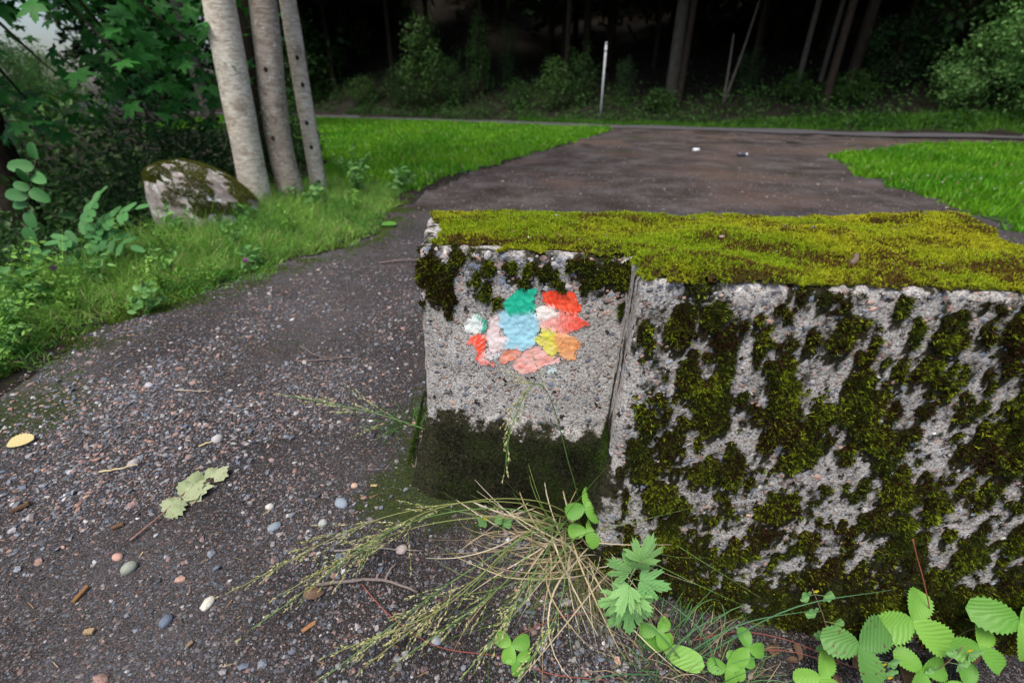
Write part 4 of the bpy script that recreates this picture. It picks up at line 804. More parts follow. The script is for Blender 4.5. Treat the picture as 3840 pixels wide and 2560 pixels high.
for k, ((x, y), d, L, w) in enumerate(GB):
    q = bez([g(x, y), (x + d[0] * .45, y + d[1] * .45, gz1(x, y) + d[2] * .85), (x + d[0], y + d[1], gz1(x, y) + d[2])], 12); sv = unit(np.cross(np.gradient(q, axis=0), [0, -.6, .8])); ww = (w * (1 - np.linspace(0, 1, 12) ** 2 * .85))[:, None]
    ob('grass_sprig', mesh('grass_sprig', np.concatenate([q - sv * ww / 2, q + sv * ww / 2]), np.array([[i, i + 12, i + 13, i + 1] for i in range(11)]), M['grass'], (.09, .22, .10)), origin=Vector(q[0]),
       label=['short steep green blade leaning on the mossy face', 'long bluish green blade arching right across the mossy face', 'longest bluish green blade crossing the lower mossy face', 'flat green blade bent left over the dark soil', 'green blade leaning left past the plantain', 'rightmost green blade leaning left by the strawberries'][k], cat='grass blade', group='long grass blades at the foot of the block')

# ---------------------------------------------------------------- plants at the foot of the block
mg = thing('mugwort', (.256, .63, gz1(.256, .63)), 'pale green mugwort with jagged lobed leaves at the corner of the block', 'mugwort')
mz = gz1(.256, .63); top_ = Vector((-.005, -.035, .245)); stem_ob('stem', mg, [(0, 0, -.01), (-.004, -.015, .12), (-.012, -.03, .20), tuple(top_)], .0024, (.30, .36, .20))
for (fr, d, sc) in [(1.0, (.30,.05,.95), .072), (.95, (.05,-.25,.45), .05), (.86, (-.75,-.1,.72), .066), (.80, (.85,-.15,-.15), .066), (.78, (-.35,-.5,-.25), .062), (.62, (.45,-.35,-.45), .056), (.50, (-.75,-.15,-.15), .058), (.45, (.05,-.45,-.75), .068), (.30, (-.5,-.3,-.5), .048), (.60, (.15,-.3,.1), .05), (.35, (.6,-.2,-.3), .045)]:
    p = Vector((0, 0, 0)).lerp(top_, fr); d = Vector(d).normalized(); b0 = p + d * .018
    lf = leaf_ob('leaf', ME['mug'][int(rng.integers(0, 4))], mg, b0, d, (0 + d.x * .2, -.75, .55), sc)
    V, F = tube(np.array([p, b0 + d * .004]), .0011, 5, False); ob('leaf_stalk', mesh('leaf_stalk', V, F, M['foliage'], (.22,.34,.15)), mg)
strawberry(g(.004,.533), .045, (-.005,-.01), .036, 'small bright strawberry plant alone on the dark gravel', heads=2)
strawberry(g(.325,.60), .05, (.0,-.01), .036, 'small strawberry leaf between the mugwort and the plantain')
strawberry(g(.50,.585), .07, (.02,-.02), .042, 'pale strawberry plant with two leaves right of the plantain', heads=2)
strawberry(g(.47,.53), .04, (.0,.01), .040, 'darker strawberry plant low at the bottom edge', heads=1)
strawberry(g(.76,.60), .15, (-.03,-.06), .078, 'strawberry plant with red spotted leaves near the right corner', 'straw_spot')
strawberry(g(.90,.62), .155, (-.02,-.03), .078, 'large clean strawberry leaf standing against the dark moss')
strawberry(g(1.0,.58), .13, (.0,-.03), .060, 'yellowish strawberry leaf under the large clean one')
strawberry(g(1.03,.62), .20, (.03,-.06), .080, 'strawberry leaf cut by the right frame edge')
strawberry(g(.66,.54), .07, (.0,-.02), .055, 'strawberry leaf at the bottom edge left of the spotted one')
strawberry(g(.95,.54), .06, (-.05,.0), .060, 'dark strawberry leaves at the bottom right corner', heads=2)
pl = thing('plantain', g(.342,.575), 'smooth oval plantain leaves lying in the grass right of the mugwort', 'plantain')
for d, sc in (((.75,-.45,.25), .085), ((-.55,.25,.55), .075), ((.2,.2,.8), .045)): leaf_ob('leaf', ME['plantain'][0], pl, Vector((0, 0, .01)), d, (0, -.5, 1), sc)
def cinquefoil(pos, pts, label, leaves, flowers=()):
    t = thing('cinquefoil', pos, label, 'cinquefoil', 'cinquefoils at the foot of the block'); q = bez(pts, 16); V, F = tube(q, np.linspace(.0013, .0009, 16), 5); ob('stem', mesh('stem', V, F, M['foliage'], (.34,.22,.16)), t)
    for fr, side in leaves:
        p = Vector(q[int(fr * 15)]); c_ = p + Vector((side * .016, -.006, .004)); V, F = tube(np.array([p, c_]), .0008, 4, False); ls = ob('leaf_stalk', mesh('leaf_stalk', V, F, M['foliage'], (.2,.3,.12)), t)
        for k in range(5):
            a = (k - 2) * .62 + (0 if side > 0 else math.pi); leaf_ob('leaflet', ME['cinq'][0], ls, c_, (math.cos(a), -.2, math.sin(a)), (0, -1, .35), rng.uniform(.018, .026))
    for f in flowers:
        V = [(0, 0, 0)] + [(math.cos(i * .6283) * (.0065 if i % 2 == 0 else .0045), -.001, math.sin(i * .6283) * (.0065 if i % 2 == 0 else .0045)) for i in range(10)]
        ob('flower', mesh('flower', V, np.array([[0, 1 + i, 1 + (i + 1) % 10] for i in range(10)]), M['petal'], (.85,.68,.03)), t, loc=f)
    return t
cinquefoil(g(.73,.60), [(0,0,0),(-.005,-.01,.06),(-.035,.0,.14),(-.075,.02,.22)], 'thin cinquefoil stem rising against the moss with feathery leaves', [(.98,-1),(.98,1),(.75,-1),(.65,1),(.5,-1),(.35,1),(.3,-1),(.15,1)], [(-.075,.01,.228),(-.02,-.015,.10)])
cinquefoil(g(.80,.55), [(0,0,0),(.0,-.01,.06),(-.015,-.01,.11)], 'small cinquefoil with a yellow flower at the bottom right edge', [(.9,-1),(.9,1),(.5,1),(.5,-1)], [(-.015,-.025,.112),(.01,-.03,.07)])
cinquefoil(g(.93,.55), [(0,0,0),(.01,-.01,.08),(.02,-.01,.15)], 'cinquefoil stem with a bud between the large strawberry leaves', [(.95,-1),(.9,1),(.6,1),(.4,-1)], [(.02,-.02,.155)])
cinquefoil(tuple(np.array(g(-.03,.79))), [(0,0,0),(-.01,-.005,.03),(-.035,-.01,.05)], 'tiny cinquefoil with one yellow flower within the drooping grass', [(.7,-1),(.5,1),(.9,1)], [(-.036,-.018,.055)])
strawberry(g(.165,.80), .17, (.005,-.05), .050, 'fresh strawberry leaves standing in the top of the drooping grass', heads=2)
RUN = [([(-.324,.616),(-.268,.571),(-.164,.522),(-.005,.517),(.066,.504),(.206,.508)], .006, 'long red strawberry runner crossing the gravel below the grass'), ([(.004,.554),(.09,.595),(.195,.632)], .018, 'red runner between the small strawberry plant and the mugwort'),
       ([(.42,.60),(.54,.62),(.643,.611),(.777,.565)], .035, 'red runner arching along the foot of the mossy face'), ([(.50,.58),(.612,.59),(.75,.575)], .03, 'lower red runner leading to the spotted strawberry plant'), ([(.84,.60),(.98,.62),(1.2,.66)], .05, 'dark red runner low at the right edge')]
for P, dz, lab in RUN:
    q = bez([(x, y, gz1(x, y) + .006 + (dz if 0 < i < len(P) - 1 else dz * .5)) for i, (x, y) in enumerate(P)], 30); V, F = tube(q, .0011, 5); ob('strawberry_runner', mesh('strawberry_runner', V, F, M['foliage'], (.36,.12,.10)), origin=Vector(q[0]), label=lab, cat='runner', group='strawberry runners')
q = bez([(.823,.632,.101),(.850,.628,.05),(.882,.618,-.012),(.941,.60,-.152),(.96,.60,gz1(.96,.6))], 24); V, F = tube(q, .0013, 5); ob('strawberry_runner', mesh('strawberry_runner', V, F, M['foliage'], (.42,.13,.09)), origin=Vector(q[-1]), label='red runner hanging down the mossy face at right', cat='runner', group='strawberry runners')
for k in range(26):
    x, y = rng.uniform(.34, 1.1), rng.uniform(.47, .62); o = leaf_ob('dead_leaf', ME['brown'][0], None, g(x, y, .008), (rng.normal(), rng.normal(), .1), (rng.normal(0, .4), rng.normal(0, .4), 1), rng.uniform(.02, .045)); tag(o, 'crumpled brown dead leaf in the shade under the strawberry leaves', 'dead leaf', 'dead leaves under the strawberry plants')

# wilted leaf spray and fallen leaves on the path
ws = thing('wilted_leaf_spray', g(-.843,.719), 'broken twig with wilted pale green lobed leaves on the gravel', 'leaf spray'); wl = Vector(ws.location)
q = bez([Vector(g(-.87,.70,.006)) - wl, Vector(g(-.845,.77,.010)) - wl, Vector(g(-.825,.85,.012)) - wl, Vector(g(-.79,.885,.012)) - wl], 16); V, F = tube(q, np.linspace(.0026, .0012, 16), 6); ob('stem', mesh('stem', V, F, M['twig'], (.26,.15,.12)), ws)
for x, y, d, sc in [(-.835,.79,(.9,-.5,.1),.045),(-.835,.80,(-.8,.2,.15),.040),(-.825,.84,(.9,.15,.3),.060),(-.83,.85,(-.9,.4,.2),.045),(-.83,.87,(-.2,.9,.25),.045),(-.80,.90,(-.75,.7,.2),.034),(-.785,.89,(.6,.75,.5),.040),(-.82,.83,(.5,.6,.5),.05)]:
    leaf_ob('leaf', ME['wilt'][int(rng.integers(0, 3))], ws, Vector(g(x, y, .014)) - wl, d, (rng.normal(0, .25), -.25, 1), sc)
o = leaf_ob('fallen_leaf', ME['birch_y'], None, g(-1.455,1.02,.012), (1, .25, .05), (.1, -.2, 1), .062); tag(o, 'pale yellow fallen leaf on the gravel at the left edge', 'leaf')
o = leaf_ob('fallen_leaf', ME['bleaf'] if 'bleaf' in ME else ME['brown'][0], None, g(-.43,.585,.012), (1, -.2, .05), (.1, -.9, 1), .036); tag(o, 'curled brown dead leaf beneath the forked twig', 'leaf')
o = leaf_ob('fallen_leaf', ME['plantain'][0], None, g(-1.02,3.55,.02), (1, .3, .1), (0, -.3, 1), .12); tag(o, 'lone green leaf lying on the path beyond the block', 'leaf')

# ---------------------------------------------------------------- grass
def sample_poly(P, N, jit):
    xs = [p[0] for p in P]; ys = [p[1] for p in P]; x = rng.uniform(min(xs), max(xs), N); y = rng.uniform(min(ys), max(ys), N)
    k = in_poly(x + jit * fbm(x * 2.5, y * 2.5, 3.), y + jit * fbm(x * 2.5, y * 2.5, 13.), P); return x[k], y[k]
def lawn(P, N, name, label):
    x, y = sample_poly(P, N, .24); d = np.hypot(x, y); k = (rng.random(len(x)) < np.clip(9. / d, .2, 1)) & (np.abs(x) < y * 1.12 + 1.2); x, y, d = x[k], y[k], d[k]
    B = np.stack([x, y, gz(x, y) + .008], 1); t = np.clip(.5 + .6 * fbm(x * .8, y * .8, 2.) + .3 * fbm(x * 5, y * 5), 0, 1)[:, None]
    c = (np.array([.07, .26, .008]) * (1 - t) + np.array([.17, .40, .012]) * t) * rng.uniform(.75, 1.25, (len(x), 1)); c = np.where(rng.random((len(x), 1)) < .03, np.array([.30, .28, .10]), c)
    V, F, cc = blades(B, unit(np.stack([rng.normal(0, .45, len(x)), rng.normal(0, .45, len(x)), np.ones(len(x))], 1)), rng.uniform(.035, .075, len(x)) * (1 + .02 * d), .007 + .0022 * d, rng.normal(0, .3, (len(x), 3)), 1, c)
    ob(name, mesh(name, V, F, M['grass'], cc, smooth=False), kind='stuff', label=label, cat='grass')
lawn(LAWN_L, 330000, 'lawn_grass', 'bright short lawn grass left of the dirt track')
lawn(LAWN_R, 170000, 'lawn_grass', 'bright short lawn grass right of the dirt track')
def verge(N):
    x, y = sample_poly(VERGE, N, .16); dB = d_poly(x, y, BORDER, False); k = rng.random(len(x)) < np.clip(.5 + dB * 1.6, 0, 1); x, y, dB = x[k], y[k], dB[k]
    B = np.stack([x, y, gz(x, y) + .003], 1); t = np.clip(.5 + .7 * fbm(x * 2.2, y * 2.2, 22.), 0, 1)[:, None]
    c = (np.array([.09, .28, .035]) * (1 - t) + np.array([.28, .50, .09]) * t) * rng.uniform(.7, 1.25, (len(x), 1)); c = np.where(rng.random((len(x), 1)) < .10, np.array([.36, .32, .15]), c)
    L = rng.uniform(.04, .16, len(x)) * np.clip(.35 + dB * 1.3, .35, 1.5); w = rng.uniform(.0028, .006, len(x))
    V, F, cc = blades(B, unit(np.stack([rng.normal(.15, .5, len(x)), rng.normal(-.1, .5, len(x)), np.ones(len(x))], 1)), L, w, rng.normal(0, .3, (len(x), 3)) + [0, 0, -.3], 3, c)
    ob('verge_grass', mesh('verge_grass', V, F, M['grass'], cc), kind='stuff', label='tufty grass strip along the left side of the gravel path', cat='grass')
    # mossy low green on the border itself
    N2 = 50000; i = rng.random(N2); q = poly_at(BORDER[:6], i); x = q[:, 0] + rng.normal(-.06, .13, N2); y = q[:, 1] + rng.normal(0, .10, N2); k = (fbm(x * 5, y * 5, 71.) > .05); x, y = x[k], y[k]
    V, F, cc = blades(np.stack([x, y, gz(x, y) + .004], 1), unit(rng.normal(0, .5, (len(x), 3)) + [0, 0, 1]), rng.uniform(.008, .022, len(x)), .004, np.zeros(3), 1, np.array([.10, .17, .02]) * rng.uniform(.6, 1.4, (len(x), 1)))
    ob('verge_moss', mesh('verge_moss', V, F, M['moss'], cc, smooth=False), kind='stuff', label='low bright moss along the edge of the gravel path', cat='moss')
verge(88000)
# broad-leaved weeds in the verge
def weed_mesh(name, nst, h, spread, leafs, size, aspect, c1, c2, seed):
    global rng
    keep = rng; rng = np.random.default_rng(seed); mb = MB(); P = []; Cc = []
    for s in range(nst):
        a = rng.uniform(0, 6.28); tip = np.array([math.cos(a) * spread * rng.random(), math.sin(a) * spread * rng.random(), h * rng.uniform(.6, 1.1)]); q = bez([(0, 0, 0), tip * [.3, .3, .6], tip], 8); V, F = tube(q, np.linspace(.0022, .001, 8) * (h / .2) ** .5, 4, False); mb.add(V, F, np.array(c1) * .8)
        for i in range(leafs): P.append(q[int(rng.integers(2, 8))] + rng.normal(0, size * .35, 3)); Cc.append(np.array(c1) + (np.array(c2) - c1) * rng.random())
    V, F, c = leafcloud(np.array(P), rng.uniform(.6, 1.2, len(P)) * size, .5, aspect, np.array(Cc)); mb.add(V, F, c); me = mb.mesh(name, M['foliage']); rng = keep; return me
WM = [weed_mesh('weed', 7, .16, .10, 16, .034, .42, (.10,.27,.06), (.22,.44,.11), 1), weed_mesh('weed', 9, .20, .12, 22, .022, .5, (.12,.30,.04), (.26,.48,.08), 2), weed_mesh('weed', 5, .14, .10, 9, .06, .5, (.09,.25,.06), (.20,.40,.12), 3)]
WS = [(-1.95,1.55,0,1.0,'pale narrow leaved weed nearest on the left verge'),(-2.15,1.75,0,1.2,'bushy narrow leaved weed at the left frame edge'),(-1.86,1.42,1,.9,'fine leaved light green weed at the gravel edge, far left'),(-1.72,1.98,2,.9,'broad leaved weed leaning onto the gravel'),(-1.80,2.2,1,1.0,'feathery bright weed at mid verge'),(-2.2,2.3,0,1.2,'taller leafy weed at the lip of the hollow'),(-1.62,2.35,1,.7,'low clover like weed on the gravel margin'),(-1.55,2.6,2,.8,'low weed beside the pink clover'),(-2.35,3.2,0,1.3,'leafy weed in front of the boulder'),(-2.0,3.5,2,1.2,'broad leaved weed right of the boulder'),(-1.75,4.2,2,1.4,'broad leaved weed below the thinnest trunk'),(-1.55,4.75,0,1.8,'dense weed clump right of the trunks'),(-1.7,5.2,0,2.2,'largest dark weed clump beyond the trunks'),(-1.2,5.1,2,1.5,'pale leaved weed at the lawn corner'),(-1.35,4.0,1,1.0,'light green weed on the verge tip'),(-2.05,4.35,2,1.2,'weed tucked between the trunk bases'),(-2.45,2.75,1,1.2,'fine weed on the verge crest under the rowan'),(-2.02,1.66,1,1.3,'feathery weed behind the nearest narrow leaved one'),(-2.28,1.95,2,1.3,'broad leaved weed below the seedling at far left'),(-2.05,1.95,1,1.1,'light feathery weed at the middle of the near verge'),(-1.92,1.30,2,1.0,'broad pale leaves at the left frame edge beside the gravel'),(-2.35,2.1,1,1.4,'tall feathery weed under the seedling'),(-1.95,2.45,0,1.0,'narrow leaved weed at mid verge near the rowan'),(-2.15,2.75,1,1.1,'bright feathery weed right of the rowan'),(-1.85,3.0,0,1.0,'narrow leaved weed on the verge before the boulder'),(-1.6,3.3,1,1.1,'bright fine weed on the verge between boulder and gravel')]
for x, y, k, s, lab in WS:
    o = ob('weed', WM[k], loc=(x, y, gz1(x, y)), label=lab, cat='weed', group='broad leaved weeds in the verge'); o.scale = (s, s, s); o.rotation_euler[2] = rng.uniform(0, 6.28)
for x, y, s, lab in [(-1.52,2.50,1.,'pink clover flower at the grass edge beside the gravel'),(-2.42,2.30,1.2,'pink clover flower at the far left of the verge')]:
    t = thing('clover', (x, y, gz1(x, y)), lab, 'clover'); stem_ob('stem', t, [(0, 0, 0), (.005, 0, .05), (.01, -.01, .085 * s)], .0018, (.10,.22,.05))
    N = 70; d = unit(rng.normal(size=(N, 3)) + [0, 0, .4]); V, F, c = blades(np.array([.01, -.01, .088 * s]) + d * .004, d, .013 * s, .006, np.zeros(3), 1, np.array([.55,.22,.50]) * rng.uniform(.7, 1.3, (N, 1))); ob('flower_head', mesh('flower_head', V, F, M['petal'], c, smooth=False), t)
    N = 12; V, F, c = leafcloud(np.stack([rng.normal(0, .025, N), rng.normal(0, .025, N), rng.uniform(.02, .06, N)], 1), .024, .8, .7, np.tile([.08,.22,.04], (N, 1))); ob('leaves', mesh('leaves', V, F, M['foliage'], c), t)

# ---------------------------------------------------------------- boulder
T_, TF = ico(3); q = T_.copy(); q = q * (1 + .13 * fbm(q[:, 0] * 1.4, q[:, 1] * 1.4, q[:, 2] * 1.4 + 4)[:, None] + .03 * fbm(q[:, 0] * 5, q[:, 1] * 5, q[:, 2] * 5)[:, None])
q = np.sign(q) * np.abs(q) ** .8; q = np.sign(q) * np.abs(q) ** .82 * np.array([.33, .30, .44]); q[:, 2] -= .13 * np.clip(q[:, 0] / .30, -1, 1) * (q[:, 2] > 0)
BO = Vector((-2.38, 3.64, .0)); bo = thing('boulder', BO, 'lichen spotted granite boulder with mossy crown beside the pale trunk', 'boulder'); ob('rock', mesh('rock', q, TF, M['boulder']), bo)
fc = q[TF].mean(1); fnrm = unit(np.cross(q[TF][:, 1] - q[TF][:, 0], q[TF][:, 2] - q[TF][:, 0])); wgt = (fnrm[:, 2] > .25) * (fbm(fc[:, 0] * 6, fc[:, 1] * 6, fc[:, 2] * 6) > -.15) + .8 * (fbm(fc[:, 0] * 5 + 9, fc[:, 1] * 5, fc[:, 2] * 5) > .38)
idx = rng.choice(len(fc), 26000, p=wgt / wgt.sum()); bw = rng.dirichlet((1, 1, 1), 26000); p = (q[TF[idx]] * bw[:, :, None]).sum(1)
c = np.where(rng.random((26000, 1)) < .3, np.array([.12,.085,.02]), np.array([.12,.16,.018])) * rng.uniform(.6, 1.3, (26000, 1)); V, F, c = blades(p, unit(fnrm[idx] + rng.normal(0, .45, (26000, 3))), rng.uniform(.012, .024, 26000), .006, np.zeros(3), 1, c)
ob('moss', mesh('moss', V, F, M['moss'], c, smooth=False), bo, kind='stuff')

# ---------------------------------------------------------------- trees
def trunk_mesh(name, pts, radii, mat, n=20, m=60, knob=.04, flare=.5):
    q = bez(pts, m); L = np.linspace(0, 1, m); r = np.interp(L, np.linspace(0, 1, len(radii)), radii); r = r * (1 + flare * np.exp(-np.linalg.norm(q - q[0], axis=1) / .18))
    V, F = tube(q, r, n); ctr = np.repeat(q, n, 0); d = V - ctr; V = ctr + d * (1 + knob * fbm(V[:, 0] * 5, V[:, 1] * 5, V[:, 2] * 2.2))[:, None]; return mesh(name, V, F, mat), q, r
def crown(name, N, fn, size, cols, mat, aspect=.5, up=.3):
    p = fn(N); c = np.array(cols)[rng.integers(0, len(cols), N)] * rng.uniform(.7, 1.3, (N, 1)); V, F, c = leafcloud(p, rng.uniform(.7, 1.3, N) * size, up, aspect, c); return mesh(name, V, F, mat, c)
def ell_cloud(N, cx, r, nclump=40):
    cc = rng.normal(size=(nclump, 3)); cc = unit(cc) * rng.random((nclump, 1)) ** .4 * np.array(r) + np.array(cx); k = rng.integers(0, nclump, N); return cc[k] + rng.normal(0, .16, (N, 3)) * np.array(r)
GT = [((-2.30,4.20),(-2.20,4.22,1.55),(-1.98,4.3,8.0),.115,.105,'bark1','pale grey leaning trunk beside the boulder, thickest of the three',[]),
      ((-2.06,4.42),(-1.96,4.42,1.57),(-1.86,4.5,8.0),.105,.092,'bark2','brownish grey bent trunk, middle of the three',[(.62, .0), (1.08, .1)]),
      ((-1.93,4.72),(-1.90,4.76,1.62),(-1.84,4.9,8.0),.072,.066,'bark3','thin pale trunk with dark knots, rightmost of the three',[(.42, .3), (.70, .25), (.96, .5), (1.2, .4), (.18, .5)])]
for (bx, by), mid, top, r0, r1, bk, lab, scars in GT:
    bz = gz1(bx, by); t = thing('alder_tree', (bx, by, bz), lab, 'tree', 'grey trunks on the verge')
    me, q, r = trunk_mesh('trunk', [(0, 0, -.15), ((mid[0] - bx) * .3 + (-.05 if bk == 'bark2' else 0), (mid[1] - by) * .3, .45), (mid[0] - bx, mid[1] - by, mid[2] - bz), ((mid[0] + top[0]) / 2 - bx, (mid[1] + top[1]) / 2 - by, 4.2), (top[0] - bx, top[1] - by, top[2])], [r0, r0, r1, r1 * .8, r1 * .5], M[bk], 24, 80, .05, .25); tk = ob('trunk', me, t)
    for hz, a in scars:
        i = int(np.argmin(abs(q[:, 2] - hz))); c0 = q[i]; dr = np.array([math.sin(a), -math.cos(a), 0]); T1, F1 = ICO1; V = T1 * np.array([.017, .017, .02]) + c0 + dr * (r[i] * .97); ob('knot', mesh('knot', V, F1, M['scar']), tk)
    cw = crown('crown', 1400, lambda N: ell_cloud(N, (top[0] - bx, top[1] - by, 8.2), (1.2, 1.2, 1.6)), .10, [(.05,.13,.03),(.07,.17,.04)], M['foliage']); ob('crown', cw, t)
    for k in range(5):
        a = rng.uniform(0, 6.28); z0 = rng.uniform(5.2, 7.2); V, F = tube(bez([(top[0] - bx - .03, top[1] - by, z0), (top[0] - bx + math.cos(a) * .5, top[1] - by + math.sin(a) * .5, z0 + .5), (top[0] - bx + math.cos(a) * 1.1, top[1] - by + math.sin(a) * 1.1, z0 + .9)], 8), np.linspace(.03, .008, 8), 6); ob('branch', mesh('branch', V, F, M[bk]), t)
# darker trunk standing behind them
t = thing('dark_tree', (-3.0, 6.0, gz1(-3.0, 6.0)), 'dark brown trunk standing behind the two left pale trunks', 'tree'); hz = -gz1(-3, 6)
me, q, r = trunk_mesh('trunk', [(0, 0, -.2), (.05, 0, 1.2), (.22, .0, hz + 2.0), (.4, .1, hz + 7)], [.17, .16, .15, .09], M['darkbark'], 18, 50); ob('trunk', me, t); ob('crown', crown('crown', 3000, lambda N: ell_cloud(N, (.4, .1, hz + 7.5), (2.2, 2.2, 1.8)), .13, [(.04,.11,.025),(.06,.14,.03)], M['foliage']), t)

# maple overhanging the hollow on the left
MT = Vector((-4.9, 4.6, gz1(-4.9, 4.6))); mt = thing('maple_tree', MT, 'maple with large lobed leaves hanging over the hollow at left', 'tree')
me, q, r = trunk_mesh('trunk', [(0, 0, -.2), (.05, 0, 1.5), (.1, .05, 3.2), (.0, .1, 7.5)], [.15, .14, .12, .06], M['darkbark'], 14, 40); ob('trunk', me, mt)
tips = [(-3.0,4.2,1.9),(-3.5,3.6,1.35),(-3.95,3.45,1.3),(-2.8,3.9,1.1),(-4.3,4.0,1.2),(-2.55,4.0,1.75),(-2.45,4.2,1.25),(-2.9,3.6,1.55),(-3.3,3.4,1.7),(-3.7,3.3,1.55),(-3.2,3.7,1.05),(-2.75,4.1,.85),(-3.9,3.6,1.05),(-3.6,3.9,.75),(-2.7,4.6,1.5),(-4.2,3.7,1.7)]
leafspots = []
for k, tp in enumerate(tips):
    tp = Vector(tp) - MT; z0 = 2.4 + rng.uniform(-.3, .8); q = bez([(.08, .04, z0), (tp.x * .45, tp.y * .45, max(z0 + .35, tp.z + .5)), tuple(tp)], 16); V, F = tube(q, np.linspace(.03, .005, 16), 6); ob('branch', mesh('branch', V, F, M['darkbark']), mt)
    for i in range(6, 16):
        for _ in range(4): leafspots.append(q[i] + rng.normal(0, .17, 3) * np.array([1, 1, .8]))
ls_ = np.array(leafspots); vis = np.argsort(ls_[:, 1])[:290]
for i in vis:
    w_ = Vector(ls_[i]) + MT; az_ = math.degrees(math.atan2(w_.x, w_.y)); el_ = math.degrees(math.atan2(w_.z - .9, math.hypot(w_.x, w_.y)))
    if abs(az_ + 41.5) < 2.6 and .5 < el_ < 5.5 and rng.random() < .75: continue
    d = Vector((rng.normal(.25, .6), rng.normal(-.5, .5), rng.uniform(-.7, -.05))); leaf_ob('leaf', ME['maple'][int(rng.integers(0, 6))], mt, ls_[i], d, (rng.normal(0, .35), rng.normal(-.55, .3), 1), rng.uniform(.10, .15))
mb = MB(); mv = np.array([v.co[:] for v in ME['maple'][0].vertices]); mf = [np.array([p.vertices[:] for p in ME['maple'][0].polygons if len(p.vertices) == k]) for k in (3, 4)]
rest = list(ls_[np.argsort(ls_[:, 1])[290:]]) + list(np.array([rng.uniform(-1.6, 2.2, 420), rng.uniform(-1.2, 1.2, 420), rng.uniform(2.6, 7.5, 420)]).T) + list(np.array([rng.uniform(-1.3, 2.0, 320), rng.uniform(-.2, 1.0, 320), rng.uniform(1.9, 3.2, 320)]).T) + list(np.array([rng.uniform(-1.6, 2.4, 900), rng.uniform(-.1, 1.6, 900), rng.uniform(2.2, 3.9, 900)]).T)
for p in rest:
    w_ = Vector(p) + MT; az_ = math.degrees(math.atan2(w_.x, w_.y)); el_ = math.degrees(math.atan2(w_.z - .9, math.hypot(w_.x, w_.y)))
    if abs(az_ + 41.5) < 3.2 and .5 < el_ < 5.5 and rng.random() < .9: continue
    y_ = Vector((rng.normal(.2, .7), rng.normal(-.3, .6), rng.uniform(-.8, 0))).normalized(); z_ = Vector((rng.normal(0, .4), rng.normal(-.3, .4), 1)); z_ = (z_ - y_ * z_.dot(y_)).normalized(); x_ = y_.cross(z_); m3 = np.array(Matrix((x_, y_, z_)))
    mb.add(mv @ m3 * rng.uniform(.08, .13) + p, mf)
ob('crown', mb.mesh('crown', M['maple']), mt, kind='stuff')

# shrubs: shared foliage meshes
def shrub_mesh(seed, N, size, c1, c2, rad=(1, 1, 1), aspect=.5, nclump=60):
    global rng
    keep = rng; rng = np.random.default_rng(seed); cc = unit(rng.normal(size=(nclump, 3)) * [1, 1, .9]) * rng.uniform(.45, 1, (nclump, 1)) * np.array(rad) + [0, 0, rad[2]]; cc[:, 2] = np.maximum(cc[:, 2], .1)
    k = rng.integers(0, nclump, N); p = cc[k] + rng.normal(0, .13, (N, 3)) * np.array(rad); t = rng.random((N, 1)); tone = rng.uniform(.7, 1.3, nclump)[k][:, None]
    V, F, c = leafcloud(p, rng.uniform(.6, 1.3, N) * size, .45, aspect, (np.array(c1) * (1 - t) + np.array(c2) * t) * tone); me = mesh('foliage', V, F, M['foliage'], c)
    mb = MB()
    for i in range(9):
        a = cc[int(rng.integers(0, nclump))]; V, F = tube(bez([(rng.normal(0, .06), rng.normal(0, .06), -.1), a * [.4, .4, .55], a], 8), np.linspace(.018, .005, 8), 5); mb.add(V, F)
    st = mb.mesh('stems', M['darkbark']); rng = keep; return me, st
SH = [shrub_mesh(1, 2400, .085, (.018,.055,.012), (.05,.12,.025)), shrub_mesh(2, 2600, .07, (.02,.06,.016), (.045,.10,.03)), shrub_mesh(3, 2200, .10, (.03,.08,.015), (.07,.16,.03)), shrub_mesh(4, 6000, .065, (.12,.30,.06), (.28,.50,.17))]  # last set: brighter leaf colours stand in for sunlight on the bushes
def shrub(x, y, s, k, lab, group=None, sz=None, z=None, name='shrub'):
    t = thing(name, (x, y, gz1(x, y) - .02 if z is None else z), lab, 'shrub', group, rng.uniform(0, 6.28)); t.scale = (s, s, sz or s); ob('foliage', SH[k][0], t); ob('stems', SH[k][1], t); return t
HS = [(-3.6,3.6,.62,0,'dark shrub in the hollow left of the boulder'),(-4.3,3.3,.6,1,'dark shrub at the far left below the maple leaves'),(-3.2,4.6,.65,1,'dark shrub behind the boulder'),(-4.2,4.8,.8,0,'larger dark shrub deep in the hollow'),(-3.5,5.6,.75,2,'mid green shrub between the hollow and the pale trunks'),(-5.2,5.6,1.0,1,'wide dark shrub at the back of the hollow, left'),(-4.6,6.8,.95,0,'dark shrub at the back of the hollow, right'),(-6.4,7.2,1.2,2,'green shrub far left beyond the hollow'),(-3.6,7.6,.7,2,'small green shrub behind the dark trunk'),(-2.6,5.6,.42,0,'low dark shrub between the trunk bases and the lawn'),(-5.4,3.9,.9,0,'dark shrub outside the maple, at the left frame edge'),(-3.15,2.85,.34,1,'low dark shrub just below the verge crest')]
for x, y, s, k, lab in HS: shrub(x, y, s, k, lab, 'shrubs in the hollow')
